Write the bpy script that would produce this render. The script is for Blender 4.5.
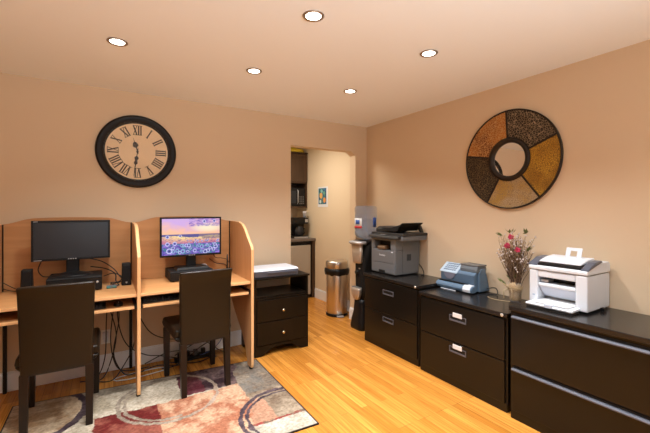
import bpy, bmesh, math, random
from mathutils import Vector, Matrix, noise
R = math.radians
C = bpy.context.scene.collection
sc = bpy.context.scene
for o in list(bpy.data.objects): bpy.data.objects.remove(o)

# ------------------------------------------------------------------ camera, world, main light, exposure
XR, YB, H = 2.848, 3.623, 2.44          # right wall, back wall, ceiling height
XL, YF = -2.30, -1.70                   # left wall, front wall (behind the camera)
cd = bpy.data.cameras.new('camera'); cam = bpy.data.objects.new('camera', cd); C.objects.link(cam)
cam.location = (0, 0, 1.40); cam.rotation_euler = (R(90), 0, -math.atan(220/358.5))
cd.sensor_width = 36; cd.lens = 358.5/650*36; cd.shift_y = -7.5/650; cd.clip_start = .05
sc.camera = cam
w = bpy.data.worlds.new('world'); sc.world = w; w.use_nodes = True
w.node_tree.nodes['Background'].inputs[0].default_value = (.75, .85, 1, 1)
w.node_tree.nodes['Background'].inputs[1].default_value = .6
vs = sc.view_settings
vs.view_transform = 'Standard'; vs.look = 'None'; vs.gamma = 1; vs.exposure = 0.08
vs.use_curve_mapping = False

def area(name, loc, rot, sx, sy, energy, color):
    l = bpy.data.lights.new(name, 'AREA'); l.shape = 'RECTANGLE'; l.size = sx; l.size_y = sy
    l.energy = energy; l.color = color
    o = bpy.data.objects.new(name, l); C.objects.link(o); o.location = loc; o.rotation_euler = rot
    return o
# added fill near the unseen rear window, aimed up to brighten the ceiling
area('window_ceiling_fill', (.55, YF + .45, 1.25), (R(140), 0, 0), 2.3, 1.2, 46, (.84, .94, 1.0)).data.spread = R(105)   # spread narrowed to keep it off the walls
DOWNLIGHT_W, DOWNLIGHT_COL = 88, (.94, .97, 1.0)
area('kitchen_ceiling_lamp', (1.9, 4.35, 2.40), (0, 0, 0), .5, .5, 23, (1.0, .93, .82))

# ------------------------------------------------------------------ materials
def mat(name, col=(.5, .5, .5), rough=.5, metal=0, spec=.5, coat=0, emit=None, estr=1, trans=0, alpha=1, bump=None, var=None, ior=1.45):
    m = bpy.data.materials.new(name); m.use_nodes = True
    nt = m.node_tree; b = nt.nodes['Principled BSDF']
    b.inputs['Base Color'].default_value = (*col, 1); b.inputs['Roughness'].default_value = rough
    b.inputs['Metallic'].default_value = metal; b.inputs['Specular IOR Level'].default_value = spec
    b.inputs['Coat Weight'].default_value = coat; b.inputs['Transmission Weight'].default_value = trans
    b.inputs['IOR'].default_value = ior; b.inputs['Alpha'].default_value = alpha
    if emit: b.inputs['Emission Color'].default_value = (*emit, 1); b.inputs['Emission Strength'].default_value = estr
    tc = nt.nodes.new('ShaderNodeTexCoord')
    if var:   # (scale, strength) brightness variation
        n = nt.nodes.new('ShaderNodeTexNoise'); n.inputs['Scale'].default_value = var[0]; n.inputs['Detail'].default_value = 5
        nt.links.new(tc.outputs['Object'], n.inputs['Vector'])
        mx = nt.nodes.new('ShaderNodeMix'); mx.data_type = 'RGBA'
        mx.inputs['A'].default_value = (*[c*(1-var[1]) for c in col], 1); mx.inputs['B'].default_value = (*[min(1, c*(1+var[1])) for c in col], 1)
        nt.links.new(n.outputs['Fac'], mx.inputs['Factor']); nt.links.new(mx.outputs['Result'], b.inputs['Base Color'])
    if bump:  # (scale, strength)
        n = nt.nodes.new('ShaderNodeTexNoise'); n.inputs['Scale'].default_value = bump[0]; n.inputs['Detail'].default_value = 4
        nt.links.new(tc.outputs['Object'], n.inputs['Vector'])
        bp = nt.nodes.new('ShaderNodeBump'); bp.inputs['Strength'].default_value = bump[1]; bp.inputs['Distance'].default_value = .002
        nt.links.new(n.outputs['Fac'], bp.inputs['Height']); nt.links.new(bp.outputs['Normal'], b.inputs['Normal'])
    return m

def wood(name, c1, c2, rough, axis, scale=9, coat=0):
    m = mat(name, c1, rough, coat=coat); nt = m.node_tree; b = nt.nodes['Principled BSDF']
    tc = nt.nodes['Texture Coordinate']; mp = nt.nodes.new('ShaderNodeMapping')
    s = [scale*2.2]*3; s[axis] = scale*.14; mp.inputs['Scale'].default_value = s
    nt.links.new(tc.outputs['Object'], mp.inputs['Vector'])
    n = nt.nodes.new('ShaderNodeTexNoise'); n.inputs['Scale'].default_value = 1.6; n.inputs['Detail'].default_value = 8; n.inputs['Distortion'].default_value = .6
    nt.links.new(mp.outputs['Vector'], n.inputs['Vector'])
    r = nt.nodes.new('ShaderNodeValToRGB'); r.color_ramp.elements[0].position = .3; r.color_ramp.elements[1].position = .7
    r.color_ramp.elements[0].color = (*c1, 1); r.color_ramp.elements[1].color = (*c2, 1)
    nt.links.new(n.outputs['Fac'], r.inputs['Fac']); nt.links.new(r.outputs['Color'], b.inputs['Base Color'])
    return m

def floor_material():
    m = mat('oak_strip_floor', (.6, .3, .1), .27, spec=.35); nt = m.node_tree; b = nt.nodes['Principled BSDF']
    L = nt.links.new; tc = nt.nodes['Texture Coordinate']
    mp = nt.nodes.new('ShaderNodeMapping'); mp.inputs['Rotation'].default_value = (0, 0, R(90)); L(tc.outputs['Object'], mp.inputs['Vector'])
    def brick(c1, c2, off):
        k = nt.nodes.new('ShaderNodeTexBrick'); k.offset = off; k.offset_frequency = 3
        k.inputs['Brick Width'].default_value = .85; k.inputs['Row Height'].default_value = .057
        k.inputs['Scale'].default_value = 1; k.inputs['Mortar Size'].default_value = .0011; k.inputs['Mortar Smooth'].default_value = .3
        k.inputs['Bias'].default_value = 0
        k.inputs['Color1'].default_value = (*c1, 1); k.inputs['Color2'].default_value = (*c2, 1)
        k.inputs['Mortar'].default_value = (.22, .085, .025, 1); L(mp.outputs['Vector'], k.inputs['Vector']); return k
    k = brick((.52, .205, .030), (.76, .345, .065), .37)
    mp2 = nt.nodes.new('ShaderNodeMapping'); mp2.inputs['Scale'].default_value = (26, 1.1, 1); L(tc.outputs['Object'], mp2.inputs['Vector'])
    n = nt.nodes.new('ShaderNodeTexNoise'); n.inputs['Scale'].default_value = 2.2; n.inputs['Detail'].default_value = 8; n.inputs['Distortion'].default_value = .8
    L(mp2.outputs['Vector'], n.inputs['Vector'])
    r = nt.nodes.new('ShaderNodeValToRGB'); r.color_ramp.elements[0].position = .3; r.color_ramp.elements[1].position = .72
    r.color_ramp.elements[0].color = (.62, .50, .42, 1); r.color_ramp.elements[1].color = (1.05, 1.05, 1.05, 1)
    L(n.outputs['Fac'], r.inputs['Fac'])
    mx = nt.nodes.new('ShaderNodeMix'); mx.data_type = 'RGBA'; mx.blend_type = 'MULTIPLY'; mx.inputs['Factor'].default_value = .8
    L(k.outputs['Color'], mx.inputs['A']); L(r.outputs['Color'], mx.inputs['B']); L(mx.outputs['Result'], b.inputs['Base Color'])
    bp = nt.nodes.new('ShaderNodeBump'); bp.inputs['Strength'].default_value = .25; bp.inputs['Distance'].default_value = .0015; bp.invert = True
    L(k.outputs['Fac'], bp.inputs['Height']); L(bp.outputs['Normal'], b.inputs['Normal'])
    return m

def attr_material(name, rough, emission=0, fuzz=0):
    m = mat(name, (.5, .5, .5), rough, bump=(260, fuzz) if fuzz else None, spec=.1 if fuzz else .5); nt = m.node_tree; b = nt.nodes['Principled BSDF']
    a = nt.nodes.new('ShaderNodeAttribute'); a.attribute_name = 'pattern'
    if fuzz:
        n = nt.nodes.new('ShaderNodeTexNoise'); n.inputs['Scale'].default_value = 60; n.inputs['Detail'].default_value = 6
        nt.links.new(nt.nodes['Texture Coordinate'].outputs['Object'], n.inputs['Vector'])
        r = nt.nodes.new('ShaderNodeValToRGB'); r.color_ramp.elements[0].position = .3; r.color_ramp.elements[1].position = .7
        r.color_ramp.elements[0].color = (.62, .60, .58, 1); r.color_ramp.elements[1].color = (1.1, 1.1, 1.1, 1)
        nt.links.new(n.outputs['Fac'], r.inputs['Fac'])
        mx = nt.nodes.new('ShaderNodeMix'); mx.data_type = 'RGBA'; mx.blend_type = 'MULTIPLY'; mx.inputs['Factor'].default_value = 1
        nt.links.new(a.outputs['Color'], mx.inputs['A']); nt.links.new(r.outputs['Color'], mx.inputs['B'])
        nt.links.new(mx.outputs['Result'], b.inputs['Base Color'])
    else:
        nt.links.new(a.outputs['Color'], b.inputs['Base Color'])
    if emission:
        b.inputs['Base Color'].default_value = (0, 0, 0, 1)
        for l in list(nt.links):
            if l.to_socket == b.inputs['Base Color']: nt.links.remove(l)
        nt.links.new(a.outputs['Color'], b.inputs['Emission Color']); b.inputs['Emission Strength'].default_value = emission
    return m

M = {}
M['wall'] = mat('beige_wall_paint', (.70, .54, .37), .75, bump=(140, .15), var=(1.2, .03), spec=.25)
M['kwall'] = mat('cream_kitchen_paint', (.74, .60, .42), .75, bump=(140, .15), spec=.25)
M['ceiling'] = mat('ceiling_paint', (.90, .92, .91), .85, bump=(90, .1), spec=.2)
M['white_trim'] = mat('white_trim_paint', (.87, .88, .89), .35)
M['floor'] = floor_material()
M['beech'] = wood('beech_laminate_side', (.54, .265, .105), (.62, .325, .14), .42, 2)
M['beech_x'] = wood('beech_laminate_across', (.58, .28, .100), (.70, .36, .145), .40, 0)
M['beech_back'] = wood('beech_laminate_back', (.52, .245, .092), (.62, .31, .125), .45, 0, 6)
M['beech_edge'] = mat('beech_edge_band', (.86, .50, .23), .35, var=(30, .06))
M['black'] = mat('black_plastic', (.007, .007, .0075), .38, spec=.35)
M['black_soft'] = mat('black_matt_plastic', (.011, .011, .011), .55, bump=(300, .1), spec=.3)
M['cable'] = mat('black_cable_rubber', (.012, .012, .012), .45)
M['white_cable'] = mat('white_cable_rubber', (.6, .58, .54), .5)
M['blue_cable'] = mat('blue_cable_rubber', (.10, .16, .42), .5)
M['screen_off'] = mat('dark_screen_glass', (.022, .023, .027), .28)
M['silver'] = mat('silver_plastic', (.55, .55, .56), .35, metal=.6)
M['chrome'] = mat('polished_chrome', (.8, .78, .75), .15, metal=1)
M['nickel'] = mat('satin_nickel_ring', (.42, .34, .27), .35, metal=.9)
M['steel'] = mat('brushed_stainless_steel', (.68, .62, .55), .34, metal=1, bump=(60, .08))
M['leather'] = mat('dark_brown_leather', (.016, .0105, .006), .30, bump=(220, .35), var=(6, .2), spec=.35)
M['dark_leg'] = mat('espresso_stained_leg', (.014, .007, .004), .34, bump=(40, .1), spec=.35)
M['espresso'] = wood('espresso_stained_wood', (.005, .0035, .002), (.010, .006, .0035), .36, 2)
M['espresso'].node_tree.nodes['Principled BSDF'].inputs['Specular IOR Level'].default_value = .3
M['cab'] = mat('black_painted_steel', (.008, .0065, .005), .28, bump=(400, .12), spec=.40)
M['cab_top'] = mat('black_gloss_steel_top', (.014, .012, .011), .22, bump=(300, .06), spec=.6)
M['cab_gap'] = mat('cabinet_recess_black', (.004, .004, .004), .6)
M['pull'] = mat('grey_metal_pull', (.11, .115, .14), .45, metal=.3)
M['brass'] = mat('brushed_brass_knob', (.75, .68, .52), .25, metal=1)
M['lockm'] = mat('nickel_lock', (.80, .76, .68), .35, metal=.7)
M['card'] = mat('white_card', (.75, .75, .76), .6)
M['gray'] = mat('mid_grey_plastic', (.140, .145, .152), .45, bump=(300, .1))
M['gray_d'] = mat('dark_grey_plastic', (.026, .023, .021), .45, bump=(300, .1))
M['gray_m'] = mat('warm_grey_plastic', (.12, .115, .11), .45)
M['amber'] = mat('amber_toner_tray', (.16, .09, .045), .4)
M['white_p'] = mat('white_plastic', (.70, .735, .79), .32)
M['white_p2'] = mat('bluish_white_plastic', (.60, .64, .74), .35)
M['slate'] = mat('slate_grey_plastic', (.085, .095, .125), .35)
M['paper'] = mat('printer_paper', (.80, .80, .80), .7)
M['blue'] = mat('steel_blue_plastic', (.105, .17, .25), .38)
M['blue_d'] = mat('deep_blue_plastic', (.075, .12, .18), .42)
M['blue_l'] = mat('pale_blue_keypad', (.42, .52, .62), .45)
M['blue_g'] = mat('grey_blue_plastic', (.14, .16, .18), .45)
M['key'] = mat('dark_blue_key', (.08, .12, .2), .5)
M['disc'] = mat('mauve_grey_disc', (.16, .165, .215), .4)
M['clock_frame'] = mat('dark_bronze_frame', (.008, .005, .003), .42, spec=.3)
M['clock_face'] = mat('aged_cream_dial', (.88, .68, .43), .6, var=(7, .12))
M['numeral'] = mat('dark_numeral_paint', (.045, .028, .018), .5)
M['glass'] = mat('thin_clear_glass', (1, 1, 1), .02, alpha=.07, spec=1.0)
M['clock_glass'] = mat('clock_glass', (.6, .6, .6), .06, alpha=.035, spec=1.0)
M['mirror'] = mat('silvered_mirror', (.92, .92, .92), .02, metal=1)
M['mirror_rim'] = mat('dark_bronze_rim', (.022, .014, .009), .4, metal=.3)
def mosaic(name, c1, c2, c3, scale, e0=.04, e1=.13):
    m = mat(name, c1, .5, spec=.3); nt = m.node_tree; b = nt.nodes['Principled BSDF']; L = nt.links.new
    tc = nt.nodes['Texture Coordinate']
    v = nt.nodes.new('ShaderNodeTexVoronoi'); v.feature = 'DISTANCE_TO_EDGE'; v.inputs['Scale'].default_value = scale; L(tc.outputs['Object'], v.inputs['Vector'])
    n = nt.nodes.new('ShaderNodeTexNoise'); n.inputs['Scale'].default_value = 7; n.inputs['Detail'].default_value = 6; L(tc.outputs['Object'], n.inputs['Vector'])
    mx = nt.nodes.new('ShaderNodeMix'); mx.data_type = 'RGBA'; mx.inputs['A'].default_value = (*c1, 1); mx.inputs['B'].default_value = (*c2, 1)
    r0 = nt.nodes.new('ShaderNodeValToRGB'); r0.color_ramp.elements[0].position = .40; r0.color_ramp.elements[1].position = .60
    L(n.outputs['Fac'], r0.inputs['Fac']); L(r0.outputs['Color'], mx.inputs['Factor'])
    r = nt.nodes.new('ShaderNodeValToRGB'); r.color_ramp.elements[0].position = e0; r.color_ramp.elements[1].position = e1
    L(v.outputs['Distance'], r.inputs['Fac'])
    m2 = nt.nodes.new('ShaderNodeMix'); m2.data_type = 'RGBA'; m2.inputs['A'].default_value = (*c3, 1)
    L(r.outputs['Color'], m2.inputs['Factor']); L(mx.outputs['Result'], m2.inputs['B']); L(m2.outputs['Result'], b.inputs['Base Color'])
    bp = nt.nodes.new('ShaderNodeBump'); bp.inputs['Strength'].default_value = .5; bp.inputs['Distance'].default_value = .003
    L(v.outputs['Distance'], bp.inputs['Height']); L(bp.outputs['Normal'], b.inputs['Normal'])
    return m
M['mos_orange'] = mosaic('orange_mosaic', (.42, .15, .025), (.16, .045, .012), (.50, .28, .10), 62)
M['mos_dark'] = mosaic('dark_scroll_mosaic', (.020, .014, .010), (.035, .024, .014), (.34, .25, .15), 55, .01, .075)
M['mos_gold'] = mosaic('gold_mosaic', (.50, .27, .03), (.30, .14, .015), (.16, .08, .012), 75)
M['mos_tan'] = mosaic('tan_gold_mosaic', (.42, .30, .17), (.42, .24, .05), (.24, .16, .08), 80)
M['mos_brown'] = mosaic('deep_brown_mosaic', (.020, .013, .008), (.032, .019, .009), (.17, .115, .055), 60, .01, .09)
M['kitchen_wood'] = wood('dark_walnut_cabinet', (.050, .026, .013), (.085, .045, .022), .4, 2)
M['counter'] = mat('speckled_brown_laminate', (.16, .13, .11), .35, var=(90, .5))
M['appliance'] = mat('beige_metallic_front', (.46, .42, .36), .38, metal=.25)
M['yellow'] = mat('yellow_cloth', (.62, .46, .03), .8, bump=(30, .6))
M['lamp_on'] = mat('lit_downlight_lens', (1, 1, 1), .5, emit=(1, .93, .82), estr=9)
M['bottle'] = mat('pale_blue_bottle_plastic', (.36, .52, .74), .08, alpha=.24, spec=1)
M['water'] = mat('water_in_bottle', (.40, .55, .75), .05, alpha=.12)
M['lab_white'] = mat('bottle_label_white', (.78, .78, .80), .5)
M['lab_blue'] = mat('bottle_label_blue', (.03, .10, .42), .5)
M['lab_red'] = mat('bottle_label_red', (.60, .04, .05), .5)
M['taupe'] = mat('satin_champagne_plastic', (.56, .48, .40), .3, metal=.5)
M['stem'] = mat('dry_brown_stem', (.26, .16, .085), .8)
M['leaf'] = mat('olive_green_leaf', (.12, .14, .035), .6)
M['pink'] = mat('crimson_silk_petal', (.50, .03, .09), .65)
M['blossom'] = mat('white_blossom', (.66, .58, .55), .7)
M['moss'] = mat('dried_moss_filler', (.40, .26, .12), .9, bump=(60, .8), var=(50, .5))
M['raffia'] = mat('tan_raffia_ribbon', (.50, .36, .20), .7)
M['outlet'] = mat('ivory_outlet_plastic', (.86, .85, .80), .4)
M['green_pcb'] = mat('green_connector', (.06, .25, .22), .5)

# ------------------------------------------------------------------ mesh building
class MB:
    def __init__(s): s.v = []; s.f = []; s.mi = []; s.sm = []
    def add(s, vs, fs, mi=0, smooth=False, flat=()):
        n = len(s.v); s.v += [tuple(v) for v in vs]
        for i, f in enumerate(fs):
            s.f.append([n+j for j in f]); s.mi.append(mi); s.sm.append(smooth and i not in flat)
        return s
    def box(s, x0, x1, y0, y1, z0, z1, mi=0, rot=None, piv=None):
        vs = [Vector((x, y, z)) for x in (x0, x1) for y in (y0, y1) for z in (z0, z1)]
        if rot:
            p = Vector(piv) if piv else Vector(((x0+x1)/2, (y0+y1)/2, (z0+z1)/2))
            Q = Matrix.Rotation(rot[1], 3, rot[0]); vs = [p + Q @ (v-p) for v in vs]
        return s.add(vs, [(0, 1, 3, 2), (4, 6, 7, 5), (0, 4, 5, 1), (2, 3, 7, 6), (0, 2, 6, 4), (1, 5, 7, 3)], mi)
    def prism(s, pts, axis, a, b, mi=0, smooth=False):
        # pts: 2D outline; axis 0 -> (y,z), 1 -> (x,z), 2 -> (x,y)
        def P(p, t): return {0: (t, p[0], p[1]), 1: (p[0], t, p[1]), 2: (p[0], p[1], t)}[axis]
        n = len(pts); vs = [P(p, a) for p in pts] + [P(p, b) for p in pts]
        fs = [tuple(range(n-1, -1, -1)), tuple(range(n, 2*n))] + [(i, (i+1) % n, n+(i+1) % n, n+i) for i in range(n)]
        return s.add(vs, fs, mi, smooth, (0, 1))
    def frustum(s, lo, hi, mi=0):   # lo, hi = (x0,x1,y0,y1,z)
        vs = [(x, y, q[4]) for q in (lo, hi) for x, y in ((q[0], q[2]), (q[1], q[2]), (q[1], q[3]), (q[0], q[3]))]
        return s.add(vs, [(3, 2, 1, 0), (4, 5, 6, 7), (0, 1, 5, 4), (1, 2, 6, 5), (2, 3, 7, 6), (3, 0, 4, 7)], mi)
    def lathe(s, prof, c=(0, 0, 0), axis=2, n=32, mi=0, closed=False, sx=1, sy=1, smooth=True):
        # prof: (radius, height) list
        vs = []
        for r, h in prof:
            for k in range(n):
                a = 2*math.pi*k/n; u, v = r*math.cos(a)*sx, r*math.sin(a)*sy
                p = {2: (u, v, h), 1: (u, h, v), 0: (h, u, v)}[axis]
                vs.append((c[0]+p[0], c[1]+p[1], c[2]+p[2]))
        fs = []; m = len(prof)
        for i in range(m if closed else m-1):
            j = (i+1) % m
            for k in range(n): fs.append((i*n+k, i*n+(k+1) % n, j*n+(k+1) % n, j*n+k))
        fl = []
        if not closed:
            fl = [len(fs), len(fs)+1]; fs += [tuple(range(n-1, -1, -1)), tuple(range((m-1)*n, m*n))]
        return s.add(vs, fs, mi, smooth, fl)
    def tube(s, pts, r, n=8, mi=0):
        pts = [Vector(p) for p in pts]; rs = r if isinstance(r, (list, tuple)) else [r]*len(pts)
        vs = []; up = Vector((.31, .17, .93)).normalized()
        for i, p in enumerate(pts):
            t = (pts[min(i+1, len(pts)-1)] - pts[max(i-1, 0)]).normalized()
            a = t.cross(up)
            if a.length < .05: a = t.cross(Vector((1, 0, 0)))
            a.normalize(); b = t.cross(a).normalized()
            for k in range(n):
                q = 2*math.pi*k/n; vs.append(p + (a*math.cos(q)+b*math.sin(q))*rs[i])
        fs = []
        for i in range(len(pts)-1):
            for k in range(n): fs.append((i*n+k, i*n+(k+1) % n, (i+1)*n+(k+1) % n, (i+1)*n+k))
        fl = [len(fs), len(fs)+1]; fs += [tuple(range(n-1, -1, -1)), tuple(range((len(pts)-1)*n, len(pts)*n))]
        return s.add(vs, fs, mi, True, fl)
    def build(s, name, mats, parent=None, bevel=0, seg=2, sub=0, loc=None):
        me = bpy.data.meshes.new(name); me.from_pydata(s.v, [], s.f)
        if not isinstance(mats, (list, tuple)): mats = [mats]
        for m in mats: me.materials.append(m if not isinstance(m, str) else M[m])
        me.polygons.foreach_set('material_index', s.mi); me.polygons.foreach_set('use_smooth', s.sm)
        bm = bmesh.new(); bm.from_mesh(me); bmesh.ops.recalc_face_normals(bm, faces=bm.faces); bm.to_mesh(me); bm.free()
        o = bpy.data.objects.new(name, me); C.objects.link(o)
        if parent: o.parent = parent
        if loc: o.location = loc
        if bevel:
            b = o.modifiers.new('Bevel', 'BEVEL'); b.width = bevel; b.segments = seg; b.limit_method = 'ANGLE'; b.angle_limit = R(40)
            b.harden_normals = False
        if sub:
            q = o.modifiers.new('Subsurf', 'SUBSURF'); q.levels = sub; q.render_levels = sub
        return o

def curve(ctrl, per=8):   # Catmull-Rom through control points
    P = [Vector(p) for p in ctrl]; P = [2*P[0]-P[1]] + P + [2*P[-1]-P[-2]]; out = []
    for i in range(1, len(P)-2):
        for k in range(per):
            t = k/per; a, b, c, d = P[i-1:i+3]
            out.append(.5*((2*b)+(c-a)*t+(2*a-5*b+4*c-d)*t*t+(3*b-a-3*c+d)*t**3))
    out.append(P[-2]); return out
def tag(o, label, cat, group=None, kind=None):
    o['label'] = label; o['category'] = cat
    if group: o['group'] = group
    if kind: o['kind'] = kind
    return o
def thing(name, loc, label, cat, group=None, rz=0):
    o = bpy.data.objects.new(name, None); C.objects.link(o); o.location = loc; o.rotation_euler.z = rz; o.empty_display_size = .1
    return tag(o, label, cat, group)
def struct(o, label=None):
    o['kind'] = 'structure'
    if label: o['label'] = label
    return o
def children(o): return [c for c in bpy.data.objects if c.parent == o]
def copy_tree(o, parent=None):
    c = o.copy(); C.objects.link(c)
    if parent: c.parent = parent
    for ch in children(o): copy_tree(ch, c)
    return c
def text_mesh(name, s, size, mat_, parent, loc, rot, ext=.0006):
    cu = bpy.data.curves.new(name, 'FONT'); cu.body = s; cu.size = size; cu.extrude = ext; cu.align_x = 'CENTER'; cu.align_y = 'CENTER'
    t = bpy.data.objects.new(name, cu); C.objects.link(t)
    dg = bpy.context.evaluated_depsgraph_get(); me = bpy.data.meshes.new_from_object(t.evaluated_get(dg))
    bpy.data.objects.remove(t); me.materials.clear(); me.materials.append(mat_)
    o = bpy.data.objects.new(name, me); C.objects.link(o); o.parent = parent; o.location = loc; o.rotation_euler = rot
    return o

# ------------------------------------------------------------------ structure
T = .12; KY = 5.56; DX0, DX1, DZ = 1.774, 2.671, 2.117
fl = MB(); fl.box(XL-T, XR+T, YF-T, KY+T, -.1, 0); struct(fl.build('floor', M['floor']))
b = MB(); b.box(XL-T, XR+T, YF-T, YB+T, H, H+.1); struct(b.build('ceiling', M['ceiling']))
b = MB(); b.box(1.0, XR+T, YB+T, KY+T, 2.60, 2.70); struct(b.build('ceiling_kitchen', M['ceiling']))
# back wall, with a doorway whose top right corner is cut off diagonally
b = MB(); b.prism([(XL-T, 0), (DX0, 0), (DX0, DZ), (DX1-.068, DZ), (DX1, DZ-.050), (DX1, 0), (XR+T, 0), (XR+T, 2.62), (XL-T, 2.62)], 1, YB, YB+T)
struct(b.build('wall_back', M['wall']))
b = MB(); b.box(XR, XR+T, YF-T, YB, 0, H); struct(b.build('wall_right', M['wall']))
b = MB(); b.box(XR, XR+T, YB+T, KY+T, 0, 2.6); struct(b.build('wall_kitchen_right', M['kwall']))
b = MB(); b.box(1.0, XR, KY, KY+T, 0, 2.6); struct(b.build('wall_kitchen_back', M['kwall']))
b = MB(); b.box(1.0-T, 1.0, YB+T, KY+T, 0, 2.6); struct(b.build('wall_kitchen_left', M['kwall']))
b = MB(); b.box(XL-T, XL, YF-T, YB, 0, H); struct(b.build('wall_left', M['wall']))
WX0, WX1, WZ0, WZ1 = -.65, 1.75, .68, 2.08
b = MB(); b.box(XL, WX0, YF-T, YF, 0, H); b.box(WX1, XR, YF-T, YF, 0, H); b.box(WX0, WX1, YF-T, YF, 0, WZ0); b.box(WX0, WX1, YF-T, YF, WZ1, H)
struct(b.build('wall_front', M['wall']))
b = MB()
for (x0, x1, z0, z1) in ((WX0-.07, WX0, WZ0-.07, WZ1+.07), (WX1, WX1+.07, WZ0-.07, WZ1+.07), (WX0, WX1, WZ0-.07, WZ0), (WX0, WX1, WZ1, WZ1+.07), (.53, .57, WZ0, WZ1)):
    b.box(x0, x1, YF-.05 if x0 == .53 else YF, YF+.015 if x0 != .53 else YF-.02, z0, z1)
wn = struct(b.build('window_1', M['white_trim']))
b = MB(); b.box(WX0, WX1, YF-.04, YF-.034, WZ0, WZ1); b.build('window_pane', M['glass'], wn)
def baseboard(name, x0, x1, y0, y1, ax, side):
    # profile: tall board with a small stepped cap
    b = MB()
    if ax == 0: b.box(x0, x1, y0, y1, 0, .135); b.box(x0, x1, y0 if side < 0 else y0, y1, .135, .15) if False else b.box(x0, x1, (y0+.006 if side < 0 else y0), (y1 if side < 0 else y1-.006), .135, .15)
    else: b.box(x0, x1, y0, y1, 0, .135); b.box((x0+.006 if side < 0 else x0), (x1 if side < 0 else x1-.006), y0, y1, .135, .15)
    return struct(b.build(name, M['white_trim'], bevel=.002))
baseboard('baseboard_back', XL+.016, DX0, YB-.016, YB, 0, -1)
baseboard('baseboard_back_right', DX1, XR-.016, YB-.016, YB, 0, -1)
baseboard('baseboard_right', XR-.016, XR, YF+.016, YB, 1, -1)
baseboard('baseboard_kitchen_right', XR-.016, XR, YB+T, 4.93, 1, -1)
baseboard('baseboard_left', XL, XL+.016, YF, YB, 1, 1)
baseboard('baseboard_front', XL+.016, XR-.016, YF, YF+.016, 0, 1)
baseboard('baseboard_jamb', DX1-.014, DX1, YB, YB+T, 1, -1)

# ------------------------------------------------------------------ ceiling downlights
def make_downlight():
    t = thing('ceiling_downlight', (0, 0, 0), '', 'ceiling light')
    b = MB(); b.lathe([(.040, 0), (.056, -.001), (.059, -.004), (.054, -.008), (.043, -.006), (.040, 0)], n=40, closed=True)
    b.build('trim_ring', M['nickel'], t)
    b = MB(); b.lathe([(.043, -.0015), (.042, -.004), (.030, -.0050), (.001, -.0055)], n=32); b.build('lens', M['lamp_on'], t)
    return t
dl0 = None
spots = {(.065, 2.57): 'recessed ceiling downlight above the wall clock',
         (.955, 1.675): 'recessed ceiling downlight nearest the top edge of the photo, centre of the ceiling',
         (1.84, 1.675): 'recessed ceiling downlight near the mosaic mirror on the right wall',
         (.955, 2.575): 'recessed ceiling downlight in front of the kitchen doorway left side',
         (1.84, 2.575): 'recessed ceiling downlight closest to the far corner of the room',
         (.065, 1.675): 'recessed ceiling downlight outside the photo above the left desk row',
         (.065, .775): 'recessed ceiling downlight outside the photo above the camera spot',
         (.065, -.125): 'recessed ceiling downlight outside the photo behind the camera spot',
         (1.84, .775): 'recessed ceiling downlight outside the photo towards the right wall',
         (.955, -.125): 'recessed ceiling downlight outside the photo in front of the window'}
for i, ((x, y), lab) in enumerate(spots.items()):
    t = dl0 if False else (make_downlight() if dl0 is None else copy_tree(dl0))
    if dl0 is None: dl0 = t
    t.location = (x, y, H); tag(t, lab, 'ceiling light', 'recessed ceiling downlights')
    l = bpy.data.lights.new('downlight_beam', 'SPOT'); l.energy = DOWNLIGHT_W; l.color = DOWNLIGHT_COL
    l.spot_size = R(118); l.spot_blend = 1.0; l.shadow_soft_size = .045
    o = bpy.data.objects.new('downlight_beam', l); C.objects.link(o); o.location = (x, y, H-.02)

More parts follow.
